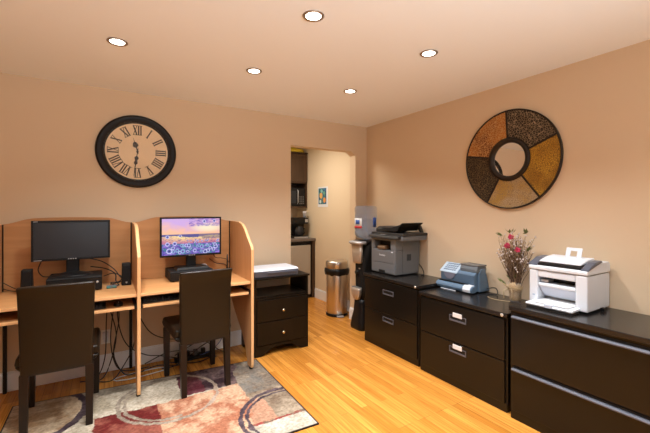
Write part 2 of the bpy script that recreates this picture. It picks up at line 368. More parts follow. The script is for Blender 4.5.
# ------------------------------------------------------------------ rug
def inpoly(p, poly):
    c = False; n = len(poly); x, y = p
    for i in range(n):
        x1, y1 = poly[i]; x2, y2 = poly[i-1]
        if (y1 > y) != (y2 > y) and x < (x2-x1)*(y-y1)/(y2-y1)+x1: c = not c
    return c
def fbm(x, y, s, sd=0): return noise.fractal(Vector((x*s+sd, y*s-sd, sd*.7)), .8, 2.0, 4)
def mixc(a, b, t): t = max(0, min(1, t)); return [a[i]*(1-t)+b[i]*t for i in range(3)]
RUG = [(-.557, 3.305), (1.195, 3.165), (1.185, 2.005), (-.560, 2.075)]
def rug_color(x, y):
    wx = x + .012*fbm(x, y, 14, 3); wy = y + .012*fbm(x, y, 14, 9)
    n = fbm(x, y, 5, 1); n2 = fbm(x, y, 16, 5); st = fbm(x*.25, y, 22, 8)
    cream = mixc((.56, .49, .38), (.36, .30, .21), .38+1.1*n+.3*n2)
    col = cream
    # tan field on the left bounded by an arc
    d = math.hypot(wx+.465, wy-3.05)
    if d < .345 and wx < .0: col = mixc((.34, .21, .11), (.56, .43, .29), .45+1.0*n+.6*st)
    if d >= .345 and wx < -.05 and wy > 3.18: col = mixc((.40, .34, .25), cream, .5+n)
    if wy > 3.14-.02*n and -.05 < wx < .75: col = mixc((.27, .23, .17), (.46, .40, .31), .5+n)
    if inpoly((wx, wy), [(-.057, 2.826), (.315, 2.796), (.293, 1.9), (-.09, 1.9)]): col = mixc((.14, .020, .018), (.30, .095, .065), .45+1.2*n+.7*n2)
    if inpoly((wx, wy), [(.315, 2.796), (.904, 2.80), (.900, 2.464), (.885, 1.9), (.293, 1.9)]):
        col = mixc((.38, .15, .085), (.60, .37, .235), .5+1.3*n+.9*n2)
    if inpoly((wx, wy), [(.49, 2.82), (.915, 2.80), (.925, 3.02), (1.0, 3.10), (.95, 3.4), (.50, 3.4)]):
        col = mixc((.055, .030, .035), (.20, .13, .12), .45+1.1*n+.7*n2)
        if wx < .66 and wy < 3.12: col = mixc(col, (.20, .03, .045), .5)
    if inpoly((wx, wy), [(.904, 2.80), (.925, 3.02), (1.0, 3.10), (.97, 3.4), (1.4, 3.4), (1.4, 2.19), (.80, 2.185), (.90, 2.464)]):
        col = mixc((.20, .14, .095), (.36, .28, .20), .5+1.1*n+.5*st)
        if wy > 2.6: col = mixc(col, (.19, .172, .150), .45+.6*n2)
        if wx < .99 and wy < 2.5: col = mixc(col, (.52, .27, .17), .7)
    if wy < 2.192 and wx > .78: col = mixc((.56, .51, .43), (.42, .37, .28), .4+n+.5*n2)
    if abs(wy-2.195) < .012 and wx > .78: col = mixc((.30, .06, .05), (.2, .14, .10), .5+n2*2)
    # ring outlines
    d = math.hypot(wx+.465, wy-3.05)
    if .325 < d < .375 and wx > -.52: col = mixc((.055, .035, .045), (.11, .08, .085), .5+n2)
    d = math.hypot(wx-.407, wy-2.864)
    ring = abs(d-.335) < .014 or (wx < .45 and abs(d-.295) < .011)
    if ring: col = mixc((.22, .17, .13), (.42, .35, .27), .5+.6*n2) if wx < .5 else mixc((.38, .28, .21), (.48, .37, .29), .5+n2)
    d = math.hypot(wx-1.10, wy-2.212)
    if (abs(d-.345) < .016 or abs(d-.305) < .010) and wx < 1.19: col = mixc((.050, .035, .045), (.13, .09, .10), .5+n2)
    return col
def grid_panel(name, P00, P10, P11, P01, nx, ny, fn, material, thick=None, parent=None):
    me = bpy.data.meshes.new(name); vs = []; fs = []
    P = [Vector(p) for p in (P00, P10, P11, P01)]
    for j in range(ny+1):
        for i in range(nx+1):
            u, v = i/nx, j/ny; vs.append(P[0]*(1-u)*(1-v)+P[1]*u*(1-v)+P[2]*u*v+P[3]*(1-u)*v)
    base = list(vs)
    for j in range(ny):
        for i in range(nx): a = j*(nx+1)+i; fs.append((a, a+1, a+nx+2, a+nx+1))
    if thick:
        k = len(vs); cs = [0, nx, (ny+1)*(nx+1)-1, ny*(nx+1)]
        off = Vector(thick)
        vs += [vs[c]+off for c in cs]
        vs += [vs[c]*1.0 for c in cs]
        fs += [(k+3, k+2, k+1, k)] + [(k+4+i, k+4+(i+1) % 4, k+(i+1) % 4, k+i) for i in range(4)]
    me.from_pydata([tuple(v) for v in vs], [], fs)
    at = me.color_attributes.new('pattern', 'FLOAT_COLOR', 'POINT')
    for i, v in enumerate(vs):
        c = fn(i, v, nx, ny); at.data[i].color = (*[max(0, q) for q in c], 1)
    me.materials.append(material)
    o = bpy.data.objects.new(name, me); C.objects.link(o)
    if parent: o.parent = parent
    return o
M['rug'] = attr_material('patterned_wool_rug', .95, fuzz=.9)
def rugfn(i, v, nx, ny):
    u, w_ = (i % (nx+1))/nx, (i//(nx+1))/ny
    if i >= (nx+1)*(ny+1) or u < .006 or u > .994 or w_ < .009 or w_ > .991: return (.035, .025, .022)
    return rug_color(v.x, v.y)
q = [(x, y, .009) for x, y in RUG]
rug = grid_panel('area_rug', q[3], q[2], q[1], q[0], 300, 210, rugfn, M['rug'], thick=(0, 0, -.0085))
tag(rug, 'patterned rug with burgundy, salmon, taupe and cream blocks under the two leather chairs', 'rug')

# ------------------------------------------------------------------ double computer carrel
desk = thing('computer_carrel', (.2, 3.3, 0), 'two-bay beech laminate computer carrel with arched back panels along the left wall', 'desk')
def W(b): # shift world coords into the desk frame
    b.v = [(x-.2, y-3.3, z) for x, y, z in b.v]; return b
prof = [(2.970, .028), (2.962, .06), (2.962, 1.045), (2.976, 1.075), (3.03, 1.115), (3.095, 1.172), (3.15, 1.222), (3.22, 1.262), (3.315, 1.279), (3.60, 1.283),
        (3.60, .60), (3.52, .50), (3.42, .41), (3.30, .33), (3.19, .25), (3.12, .16), (3.075, .08), (3.055, .028)]
for px, fz in ((-.672, 0), (.213, .0092), (1.085, .0092)):
    b = MB(); b.prism(prof, 0, px-.012, px+.012, 0)
    for k in range(9):   # rounded front edge band
        pass
    sp = W(b).build('side_panel', [M['beech'], M['beech_edge']], desk, bevel=.003)
    for f in sp.data.polygons:
        if abs(f.normal.x) < .5 and f.normal.y < .35: f.material_index = 1
    b = MB(); b.lathe([(.014, fz), (.016, fz+.004), (.016, .020), (.010, .029)], c=(px, 3.005, 0), n=16)
    g = W(b).build('foot_glide', M['black'], sp)
    q0 = px-.031 if px > -.5 else px+.013
    b = MB(); b.box(q0, q0+.023, 3.575, 3.60, 0.0, .76); W(b).build('rear_post', M['black_soft'], desk, bevel=.002)
    b = MB(); b.box(px-.022 if px > -.5 else px+.0125, px-.013 if px > -.5 else px+.019, 3.568 if px < -.5 else 3.578, 3.576 if px < -.5 else 3.60, .776, 1.281); W(b).build('edge_strip', M['espresso'], desk)
def arch(x0, x1):
    pts = []; n = 24
    for i in range(n+1):
        t = i/n; s_ = .5-.5*math.cos(math.pi*min(1, min(t, 1-t)/.22)); z = 1.283+.034*s_+.016*math.sin(math.pi*t)
        pts.append((x0+(x1-x0)*t, z))
    return [(x1, .775), (x0, .775)] + pts
for x0, x1 in ((-.660, .191), (.225, 1.063)):
    b = MB(); b.prism(arch(x0, x1), 1, 3.577, 3.598); bp_ = W(b).build('back_panel', M['beech_back'], desk, bevel=.002)
    xa, xb = x0, x1+.009
    b = MB(); b.box(xa, xb, 2.974, 3.576, .752, .775, 0); d_ = W(b).build('desktop', [M['beech_x'], M['beech_edge']], desk, bevel=.003)
    for f in d_.data.polygons:
        if f.normal.y < -.5: f.material_index = 1
    b = MB(); b.box(xa+.016, xb-.016, 2.978, 3.36, .664, .684, 0); d_ = W(b).build('keyboard_tray', [M['beech_x'], M['beech_edge']], desk, bevel=.002)
    for f in d_.data.polygons:
        if f.normal.y < -.5: f.material_index = 1
    for s0 in (xa+.001, xb-.014):
        b = MB(); b.box(s0, s0+.013, 2.982, 3.40, .660, .700); W(b).build('tray_slide', M['black'], desk)
    b = MB(); b.box(xa, xb, 3.50, 3.515, .60, .752); W(b).build('rear_rail', M['beech_x'], desk)

# ------------------------------------------------------------------ small form factor PCs on the desks
def make_pc(x0, x1, y0, y1, h, label):
    cx_, cy_ = (x0+x1)/2, (y0+y1)/2; w_, d_ = x1-x0, y1-y0
    t = thing('desktop_computer', (cx_, cy_, .775), label, 'computer', 'computers lying under the monitors')
    b = MB(); b.box(-w_/2, w_/2, -d_/2+.012, d_/2, .006, h); b.build('case', M['black_soft'], t, bevel=.005)
    b = MB(); b.box(-w_/2+.002, w_/2-.002, -d_/2, -d_/2+.012, .008, h-.003); fr = b.build('front_bezel', M['black'], t, bevel=.004)
    b = MB(); b.box(-w_/2+.02, -w_/2+.16, -d_/2-.002, -d_/2, h-.035, h-.018); b.build('disc_drive', M['black_soft'], fr)
    b = MB(); b.lathe([(.009, -.002), (.007, -.004)], c=(w_/2-.03, -d_/2, h*.6), axis=1, n=16); b.build('power_button', M['silver'], fr)
    for sx in (-1, 1):
        for sy in (-1, 1):
            b = MB(); b.lathe([(.012, 0), (.012, .007)], c=(sx*(w_/2-.03), sy*(d_/2-.04), 0), n=12); b.build('rubber_foot', M['black'], t)
    b = MB()
    for k in range(9): b.box(-w_/2-.0012, -w_/2+.001, -d_/2+.05+k*.02, -d_/2+.058+k*.02, h*.3, h*.7)
    b.build('side_vent', M['cab_gap'], t)
    return t
make_pc(-.365, -.020, 3.255, 3.555, .112, 'black desktop computer lying flat under the dark switched-off monitor')
make_pc(.470, .830, 3.275, 3.570, .088, 'black desktop computer lying flat under the lit monitor with the sunset wallpaper')

# ------------------------------------------------------------------ monitors
def screen_pic(i, v, nx, ny):
    u, t = (i % (nx+1))/nx, (i//(nx+1))/ny      # t up
    n = fbm(u*3, t*3, 1.2, 2); n2 = fbm(u*6, t*10, 2.5, 7)
    if t > .56:     # sky
        s_ = (t-.56)/.44
        c = mixc((1.0, .55, .35), (.66, .42, .80), s_*1.3 - .15 - .35*(u-.4) + .5*n)
        c = mixc(c, (1.0, .86, .62), max(0, 1-((u-.78)**2*10+(s_-.42)**2*9)))
        if s_ > .5 and u > .45: c = mixc(c, (.22, .13, .55), .45+.9*n2)
    elif t > .50 + .03*math.sin(u*9): c = (.10, .09, .30) if u < .62 else (.22, .16, .25)
    elif t > .30:
        s_ = (t-.30)/.2
        c = mixc((.62, .20, .30), (1.0, .72, .34), s_*1.2+.4*n - .5*abs(u-.55))
        if u > .68 and t > .42: c = mixc(c, (.25, .20, .20), .7)
        if fbm(u*8, t*14, 3, 4) > .28: c = mixc(c, (.16, .08, .28), .7)
    else:
        c = mixc((.07, .05, .36), (.34, .20, .72), .5+1.2*n2)
        if fbm(u*7, t*9, 3, 12) > .22: c = (.04, .22, .30)
    for (a, b_, r, k) in FL:
        d = math.hypot((u-a)*1.55, t-b_)
        if d < r:
            q = d/r
            if q < .35: c = (.04, .05, .14)
            elif q < .72: c = mixc((.12, .12, .5), (.3, .25, .75), k)
            else: c = (.70, .72, .95) if k < .7 else (.25, .6, .6)
    return c
random.seed(5)
FL = [(.09, .30, .055, .4), (.21, .31, .055, .3), (.09, .50, .05, .5), (.12, .11, .075, .2), (.30, .52, .04, .2), (.72, .92, .045, .3), (.90, .93, .045, .5)]
FL += [(random.uniform(.18, .97), random.uniform(.04, .26), random.uniform(.035, .06), random.random()) for _ in range(24)]
FL += [(random.uniform(.4, .97), random.uniform(.26, .40), random.uniform(.018, .03), random.random()) for _ in range(16)]
M['lit_screen'] = attr_material('lit_wallpaper_screen', .3, emission=.95)
def make_monitor(cx_, cy_, zbase, z0, z1, w_, label, lit, base_round):
    t = thing('computer_monitor', (cx_, cy_, zbase), label, 'monitor', 'monitors on the carrel')
    a, c = z0-zbase, z1-zbase; bz = .014
    b = MB(); b.box(-w_/2, w_/2, -.012, .018, a, c); b.box(-w_/2+.06, w_/2-.06, .018, .045, a+.04, c-.04)
    b.build('housing', M['black_soft'], t, bevel=.006)
    b = MB()
    for x0, x1, y0, y1 in ((-w_/2, -w_/2+bz, a, c), (w_/2-bz, w_/2, a, c), (-w_/2+bz, w_/2-bz, c-bz, c), (-w_/2+bz, w_/2-bz, a, a+bz*1.25)):
        b.box(x0, x1, -.019, -.012, y0, y1)
    bez = b.build('bezel', M['black'], t, bevel=.0015)
    X0, X1, Z0, Z1 = -w_/2+bz, w_/2-bz, a+bz*1.25, c-bz
    if lit:
        grid_panel('screen', (X0, -.0145, Z0), (X1, -.0145, Z0), (X1, -.0145, Z1), (X0, -.0145, Z1), 170, 100, screen_pic, M['lit_screen'], thick=(0, .002, 0), parent=t)
    else:
        b = MB(); b.box(X0, X1, -.0145, -.012, Z0, Z1); b.build('screen', M['screen_off'], t)
    b = MB()
    for k in range(4): b.box(-.028+k*.015, -.019+k*.015, -.0202, -.019, a+.006, a+.0125)
    b.build('brand_mark', M['silver'], bez)
    if not lit:
        b = MB(); b.box(-w_/2+.014, -w_/2+.040, -.0202, -.019, c-.010, c-.006); b.build('corner_mark', M['silver'], bez)
        b = MB(); b.box(-w_/2+.016, -w_/2+.062, -.0202, -.019, a+.005, a+.009)
        b.build('corner_mark', M['silver'], bez)
    b = MB(); b.prism([(.012, .02), (.048, .02), (.044, a+.12), (.018, a+.12)], 0, -.042, .042); b.build('stand_neck', M['black'], t, bevel=.006)
    b = MB()
    if base_round: b.lathe([(.001, .030), (.04, .028), (.09, .016), (.125, .008), (.13, .003), (.128, 0)], c=(0, .01, 0), n=40, sx=1.05, sy=.78)
    else: b.frustum((-.14, .14, -.085, .10, 0), (-.13, .13, -.075, .09, .022))
    b.build('stand_base', M['black'], t, bevel=0 if base_round else .004)
    return t
make_monitor(-.215, 3.40, .887, 1.008, 1.312, .500, 'black flat monitor with a dark blank screen in the left carrel bay', False, True)
make_monitor(.668, 3.40, .863, .977, 1.327, .525, 'black flat monitor showing a purple sunset lake wallpaper in the right carrel bay', True, False)

# ------------------------------------------------------------------ speakers
def make_speaker(loc, label, rz=0):
    t = thing('desk_speaker', loc, label, 'speaker', 'small black speakers beside the dark monitor', rz)
    b = MB(); b.frustum((-.035, .035, -.040, .045, 0), (-.031, .031, -.030, .040, .180)); b.build('cabinet', M['black_soft'], t, bevel=.008, seg=3)
    b = MB(); b.frustum((-.028, .028, -.0425, -.034, .050), (-.026, .026, -.035, -.028, .168)); b.build('grille', M['black'], t, bevel=.003)
    b = MB(); b.lathe([(.007, -.006), (.006, -.012)], c=(0, -.036, .026), axis=1, n=16); b.build('volume_knob', M['silver'], t)
    return t
make_speaker((-.490, 3.40, .775), 'small black speaker left of the dark blank monitor')
make_speaker((.150, 3.385, .775), 'small black speaker beside the middle divider, right of the dark blank monitor')

# ------------------------------------------------------------------ keyboards and mouse on the trays
def make_keyboard(loc, label):
    t = thing('computer_keyboard', loc, label, 'keyboard', 'keyboards on the sliding trays')
    b = MB(); b.prism([(-.07, 0), (.07, 0), (.07, .020), (-.07, .010)], 0, -.22, .22); b.build('keyboard_body', M['black_soft'], t, bevel=.002)
    b = MB()
    for j in range(5):
        for i in range(17):
            y = -.055+j*.022; z = .010+(y+.07)/.14*.010
            b.frustum((-.208+i*.0242, -.189+i*.0242, y, y+.018, z), (-.206+i*.0242, -.191+i*.0242, y+.002, y+.016, z+.006))
    b.build('keys', M['gray_d'], t)
    return t
make_keyboard((-.215, 3.085, .684), 'black keyboard on the tray behind the left leather chair')
make_keyboard((.46, 3.09, .684), 'black keyboard on the tray of the right carrel bay')
t = thing('computer_mouse', (.085, 3.07, .684), 'black mouse on the left keyboard tray beside the middle divider', 'mouse')
b = MB(); b.lathe([(.030, 0), (.032, .006), (.029, .020), (.018, .031), (.001, .035)], n=24, sy=1.6); b.build('mouse_body', M['black'], t)
b = MB(); b.lathe([(.006, -.002), (.006, .002)], c=(0, -.028, .031), axis=0, n=14); b.build('scroll_wheel', M['silver'], t)
# black antenna box beside PC 2
t = thing('wireless_adapter', (1.000, 3.46, .775), 'small black wireless adapter with upright antenna in the right corner of the right carrel bay', 'network adapter')
b = MB(); b.box(-.035, .035, -.03, .03, 0, .022); b.build('adapter_base', M['black'], t, bevel=.004)
b = MB(); b.tube([(.012, .01, .02), (.014, .01, .10), (.015, .01, .185)], [.008, .007, .006], 10); b.build('antenna', M['black'], t)
# white puck behind the lit monitor
t = MB(); t.lathe([(.026, 0), (.029, .008), (.022, .020), (.004, .026)], n=20, sy=1.4)
tag(t.build('web_camera', M['white_p'], loc=(.790, 3.46, .864)), 'small white rounded gadget lying on the computer behind the lit monitor', 'gadget')
# connector hub by left PC
t = thing('usb_hub', (.045, 3.30, .775), 'small green and blue connector hub right of the left computer', 'hub')
b = MB(); b.box(-.035, .035, -.018, .018, 0, .022); b.build('hub_body', M['blue_g'], t, bevel=.003)
b = MB(); b.box(-.032, -.008, -.0215, -.018, .006, .018); b.box(.008, .028, -.0215, -.018, .006, .018); b.build('port', M['green_pcb'], t)

# ------------------------------------------------------------------ cables
random.seed(11)
def cable(ctrl, r, material, label, name='power_cable', group=None, per=8):
    b = MB(); b.tube(curve(ctrl, per), r, 7)
    return tag(b.build(name, material), label, 'cable', group)
cable([(-.12, 3.52, 1.00), (-.02, 3.54, .96), (.06, 3.50, .90), (.10, 3.46, .845), (.13, 3.45, .80), (.06, 3.44, .784), (.04, 3.42, .784)], .004, M['cable'], 'black cable looping from behind the dark monitor to the right speaker', 'monitor_cable')
cable([(-.10, 3.50, .93), (.00, 3.47, .91), (.07, 3.42, .87), (.075, 3.36, .82), (.09, 3.34, .787), (.03, 3.345, .786)], .0045, M['cable'], 'thick black cable tangled beside the left computer', 'monitor_cable')
cable([(-.01, 3.52, .84), (.06, 3.50, .86), (.12, 3.47, .83), (.10, 3.42, .80), (.04, 3.40, .80), (.07, 3.37, .783), (.10, 3.36, .7835)], .004, M['cable'], 'black cable bundle lying between the left computer and the right speaker', 'monitor_cable')
cable([(-.42, 3.54, 1.00), (-.44, 3.52, .93), (-.41, 3.50, .88), (-.36, 3.53, .86), (-.39, 3.54, .80), (-.44, 3.50, .783)], .004, M['cable'], 'black cable hanging behind the left end of the dark monitor', 'monitor_cable')
cable([(-.655, 3.55, .85), (-.60, 3.54, .81), (-.55, 3.50, .79), (-.51, 3.47, .785)], .003, M['cable'], 'thin black cable running to the left speaker', 'speaker_cable')
cable([(-.655, 3.56, .80), (-.60, 3.53, .783), (-.53, 3.48, .783)], .003, M['cable'], 'thin black cable lying on the desktop left of the left speaker', 'speaker_cable')
cable([(.86, 3.55, .92), (.93, 3.54, .87), (1.00, 3.53, .86), (1.03, 3.50, .81), (.98, 3.53, .783)], .0035, M['cable'], 'black cable drooping across the back panel right of the lit monitor', 'monitor_cable')
cable([(.88, 3.56, 1.00), (.92, 3.55, .93), (.97, 3.54, .92), (1.03, 3.53, .90), (1.045, 3.50, .84), (1.01, 3.52, .785)], .003, M['cable'], 'thin black cable looping to the wireless adapter', 'monitor_cable')
# hanging under the left bay, in a group
hang = [[(.02, 3.53, .75), (.00, 3.50, .60), (.05, 3.46, .35), (.00, 3.42, .12), (-.06, 3.42, .02), (-.16, 3.50, .012)],
        [(.05, 3.54, .75), (.03, 3.52, .55), (.01, 3.48, .30), (.05, 3.44, .10), (.14, 3.46, .03), (.30, 3.50, .012)],
        [(.08, 3.53, .75), (.06, 3.48, .50), (.12, 3.45, .27), (.26, 3.44, .15), (.40, 3.46, .10), (.58, 3.50, .02)],
        [(.05, 3.50, .75), (.07, 3.47, .48), (.03, 3.40, .22), (.10, 3.38, .05), (.18, 3.42, .012), (.24, 3.50, .012)],
        [(.10, 3.53, .75), (.17, 3.52, .60), (.30, 3.54, .32), (.45, 3.54, .22), (.60, 3.54, .20), (.75, 3.54, .25)],
        [(.03, 3.50, .75), (.08, 3.50, .62), (.20, 3.50, .45), (.175, 3.42, .25), (.10, 3.36, .12), (.02, 3.38, .012), (-.10, 3.42, .012)],
        [(.00, 3.50, .75), (-.02, 3.45, .50), (-.03, 3.42, .20), (-.09, 3.42, .04), (-.2, 3.48, .012)]]
for i, h in enumerate(hang):
    h = [(x+.03, y, z) for x, y, z in h]
    cable(h, .0042, M['cable'], 'black cable hanging down under the left desk beside the middle divider', 'hanging_cable', 'black cables hanging under the desk')
flo = [[(.25, 3.42, .012), (.40, 3.48, .015), (.55, 3.40, .012), (.72, 3.46, .02), (.90, 3.42, .012)],
       [(.55, 3.54, .05), (.66, 3.50, .12), (.80, 3.54, .14), (.95, 3.50, .03), (1.02, 3.44, .02)],
       [(.42, 3.40, .012), (.52, 3.36, .03), (.66, 3.40, .08), (.75, 3.48, .10), (.88, 3.54, .14), (.98, 3.56, .24)],
       [(.30, 3.54, .03), (.5, 3.52, .10), (.7, 3.53, .06), (.85, 3.44, .02), (.70, 3.38, .012), (.50, 3.50, .012)]]
for h in flo:
    cable(h, .0042, M['cable'], 'black cable tangled on the floor under the right desk bay', 'floor_cable', 'black cables tangled on the floor under the right bay')
cable([(.08, 3.35, .011), (.20, 3.33, .011), (.42, 3.36, .011), (.48, 3.40, .011), (.36, 3.44, .011), (.14, 3.42, .011), (.06, 3.39, .011), (.08, 3.35, .011)], .004, M['white_cable'], 'pale cable coiled in a long loop on the floor by the middle divider foot', 'network_cable')
cable([(.70, 3.50, .02), (.82, 3.46, .05), (.95, 3.52, .10), (1.02, 3.54, .22)], .0035, M['blue_cable'], 'blue cable on the floor near the right carrel panel', 'network_cable')
t = thing('power_strip', (.70, 3.50, 0), 'black power strip with plugs on the floor under the right desk bay', 'power strip')
b = MB(); b.box(-.16, .16, -.03, .03, 0, .035); b.build('strip_body', M['black_soft'], t, bevel=.005)
for k in range(4):
    b = MB(); b.box(-.135+k*.07, -.10+k*.07, -.018, .018, .035, .085); b.build('plug', M['black'] if k != 2 else M['blue_g'], t, bevel=.004)
for (x, lab, plug) in ((.006, 'ivory wall outlet with a plugged-in adapter under the left desk bay', True), (1.00, 'ivory wall outlet low on the wall by the right carrel panel', False)):
    t = thing('wall_outlet', (x, YB, .30), lab, 'outlet')
    b = MB(); b.box(-.036, .036, -.007, 0, -.06, .06); pl = b.build('outlet_plate', M['outlet'], t, bevel=.003)
    b = MB(); b.box(-.016, .016, -.009, -.007, -.045, -.010); b.box(-.016, .016, -.009, -.007, .010, .045); b.build('socket', M['white_p'], t, bevel=.001)
    if plug:
        b = MB(); b.box(-.024, .018, -.045, -.009, -.012, .048); b.build('plug_adapter', M['white_p'], t, bevel=.005)

# ------------------------------------------------------------------ chairs
def make_chair(loc, label, rz=0):
    t = thing('dining_chair', loc, label, 'chair', 'dark leather chairs at the carrel', rz)
    # local: y=0 seat centre, back rest at -y
    b = MB(); n = 14; rows = []
    vs = []; fs = []
    hw0, hw1 = .184, .198
    for i in range(n+1):
        s_ = i/n; z = .372+s_*.552; hw = hw0+(hw1-hw0)*s_; off = -.235 - .030*max(0, s_-.2)**1.3 - .020*max(0, (s_-.86)/.14)**2
        th = .052 - .010*s_
        if i in (0, n): th *= .75
        for x, y in ((-hw, off), (-hw*.5, off-.004), (0, off-.006), (hw*.5, off-.004), (hw, off), (hw, off+th), (hw*.5, off+th+.008), (0, off+th+.010), (-hw*.5, off+th+.008), (-hw, off+th)):
            vs.append((x, y, z))
    m_ = 10
    for i in range(n):
        for k in range(m_): fs.append((i*m_+k, i*m_+(k+1) % m_, (i+1)*m_+(k+1) % m_, (i+1)*m_+k))
    fs += [tuple(range(m_-1, -1, -1)), tuple(range(n*m_, n*m_+m_))]
    b.add(vs, fs, 0, True, (n*m_, n*m_+1)); back = b.build('backrest', M['leather'], t, bevel=.014, seg=4)
    b = MB(); b.tube([(-.192, -.262, .895), (-.09, -.266, .895), (.09, -.266, .895), (.192, -.262, .895)], .0022, 6); b.build('seam', M['leather'], back)
    b = MB(); b.frustum((-.195, .195, -.185, .245, .390), (-.222, .222, -.185, .262, .425))
    b.frustum((-.222, .222, -.185, .262, .425), (-.212, .212, -.185, .250, .482)); b.build('seat', M['leather'], t, bevel=.014, seg=3)
    for sx, sy in ((-1, -1), (1, -1), (-1, 1), (1, 1)):
        b = MB()
        if sy < 0:
            x = sx*.166
            b.frustum((x-.019, x+.019, -.258, -.220, 0), (x-.023, x+.023, -.236, -.188, .385))
        else:
            x = sx*.192
            b.frustum((x-.018, x+.018, .190, .226, 0), (x-.023, x+.023, .185, .231, .40))
        b.build('leg', M['dark_leg'], t, bevel=.002)
    return t
make_chair((-.250, 3.020, .010), 'dark brown leather dining chair in front of the dark blank monitor', R(-.5))
make_chair((.645, 3.050, .010), 'dark brown leather dining chair in front of the lit monitor', R(4))

# ------------------------------------------------------------------ wall clock
t = thing('wall_clock', (.248, YB, 1.913), 'large round wall clock with cream dial, Roman numerals and dark bronze frame', 'clock')
b = MB(); b.lathe([(.248, -.002), (.322, -.002), (.322, -.020), (.313, -.034), (.302, -.038), (.290, -.028), (.282, -.032), (.274, -.032), (.262, -.022), (.250, -.018)], axis=1, n=72, closed=True)
b.build('frame', M['clock_frame'], t)
b = MB(); b.lathe([(.252, -.004), (.252, -.012)], axis=1, n=64); b.build('dial', M['clock_face'], t)
b = MB(); b.lathe([(.176, -.0125), (.1775, -.0125), (.1775, -.0131), (.176, -.0131)], axis=1, n=64, closed=True); b.lathe([(.118, -.0125), (.1195, -.0125), (.1195, -.0131), (.118, -.0131)], axis=1, n=64, closed=True)
b.build('dial_ring', M['clock_face'], t)
NUM = ['XII', 'I', 'II', 'III', 'IIII', 'V', 'VI', 'VII', 'VIII', 'IX', 'X', 'XI']
def stroke(b, p, q, wd, ang, rad):
    # numeral plane: u right, v up, placed radially at angle ang (clockwise from 12)
    p, q = Vector(p), Vector(q); d = (q-p).normalized(); n_ = Vector((-d.y, d.x))*wd/2
    ca, sa = math.cos(ang), math.sin(ang); pts = []
    for r_ in (p+n_, q+n_, q-n_, p-n_):
        u, v = r_.x, r_.y+rad; pts.append((u*ca+v*sa, -u*sa+v*ca))
    b.prism(pts, 1, -.0122, -.0140)
for k, s_ in enumerate(NUM):
    b = MB(); wds = {'I': .019, 'X': .036, 'V': .036}; tot = sum(wds[c] for c in s_); x = -tot/2; a = k*math.pi/6; hh = .041
    for c in s_:
        w_ = wds[c]; xc = x+w_/2
        if c == 'I': stroke(b, (xc, -hh), (xc, hh), .0105, a, .190)
        if c == 'X': stroke(b, (xc-.014, hh), (xc+.014, -hh), .0105, a, .190); stroke(b, (xc+.014, hh), (xc-.014, -hh), .005, a, .190)
        if c == 'V': stroke(b, (xc-.014, hh), (xc, -hh), .0105, a, .190); stroke(b, (xc+.014, hh), (xc, -hh), .005, a, .190)
        x += w_
    stroke(b, (-tot/2, hh), (tot/2, hh), .004, a, .190); stroke(b, (-tot/2, -hh), (tot/2, -hh), .004, a, .190)
    b.build('numeral', M['numeral'], t)
def hand(name, ang, segs, y):
    b = MB(); ca, sa = math.cos(ang), math.sin(ang)
    for pts in segs: b.prism([(u*ca+v*sa, -u*sa+v*ca) for u, v in pts], 1, y, y-.0015)
    b.build(name, M['numeral'], t)
hand('hour_hand', R(-16), [[(-.003, -.02), (.003, -.02), (.004, .035), (-.004, .035)], [(0, .03), (.024, .052), (.016, .078), (0, .092), (-.016, .078), (-.024, .052)], [(-.003, .08), (.003, .08), (0, .135)]], -.0155)
hand('minute_hand', R(188), [[(-.003, -.03), (.003, -.03), (.003, .05), (-.003, .05)], [(0, .035), (.018, .058), (.008, .080), (.016, .105), (0, .125), (-.016, .105), (-.008, .080), (-.018, .058)], [(-.004, .12), (.004, .12), (.0012, .225), (-.0012, .225)]], -.0175)
b = MB(); b.lathe([(.010, -.012), (.010, -.021), (.004, -.023)], axis=1, n=20); b.build('centre_cap', M['numeral'], t)
b = MB(); b.lathe([(.263, -.0235), (.263, -.025)], axis=1, n=64); b.build('glass_cover', M['clock_glass'], t)

# ------------------------------------------------------------------ mosaic mirror on the right wall
t = thing('mosaic_wall_mirror', (XR, 1.722, 1.808), 'round mosaic framed mirror in dark, orange, gold and tan segments on the right wall', 'mirror')
Ro, Ri = .406, .170
def polar(r, deg): a = R(deg); return (-r*math.sin(a), r*math.cos(a))    # deg clockwise from top as seen in the room; returns (dy, dz)
def ring_seg(b, r0, r1, a0, a1, x0, x1, n=28):
    if a1 < a0: a1 += 360
    for i in range(n):
        p = [polar(r0, a0+(a1-a0)*i/n), polar(r1, a0+(a1-a0)*i/n), polar(r1, a0+(a1-a0)*(i+1)/n), polar(r0, a0+(a1-a0)*(i+1)/n)]
        b.prism(p, 0, x0, x1)
segs = [(-3, 68, 'mos_dark'), (68, 142, 'mos_gold'), (142, 209, 'mos_tan'), (209, 280, 'mos_brown'), (280, 357, 'mos_orange')]
for a0, a1, m_ in segs:
    b = MB(); ring_seg(b, Ri, Ro-.006, a0+1, a1-1, -.004, -.020); b.build('mosaic_panel', M[m_], t)
b = MB(); b.lathe([(Ro-.010, -.002), (Ro, -.002), (Ro, -.026), (Ro-.010, -.026)], axis=0, n=80, closed=True); b.build('outer_rim', M['mirror_rim'], t)
b = MB(); b.lathe([(Ri+.008, -.002), (Ri+.008, -.028), (Ri-.010, -.036), (Ri-.030, -.030), (Ri-.034, -.016), (Ri-.034, -.002)], axis=0, n=64, closed=True); b.build('inner_ring', M['mirror_rim'], t)
for a0, a1, _ in segs:
    b = MB(); p0, p1 = Vector(polar(Ri, a0)), Vector(polar(Ro-.004, a0)); d = (p1-p0).normalized(); n_ = Vector((-d.y, d.x))*.007
    b.prism([tuple(p0+n_), tuple(p1+n_), tuple(p1-n_), tuple(p0-n_)], 0, -.003, -.025); b.build('dividing_strip', M['mirror_rim'], t)
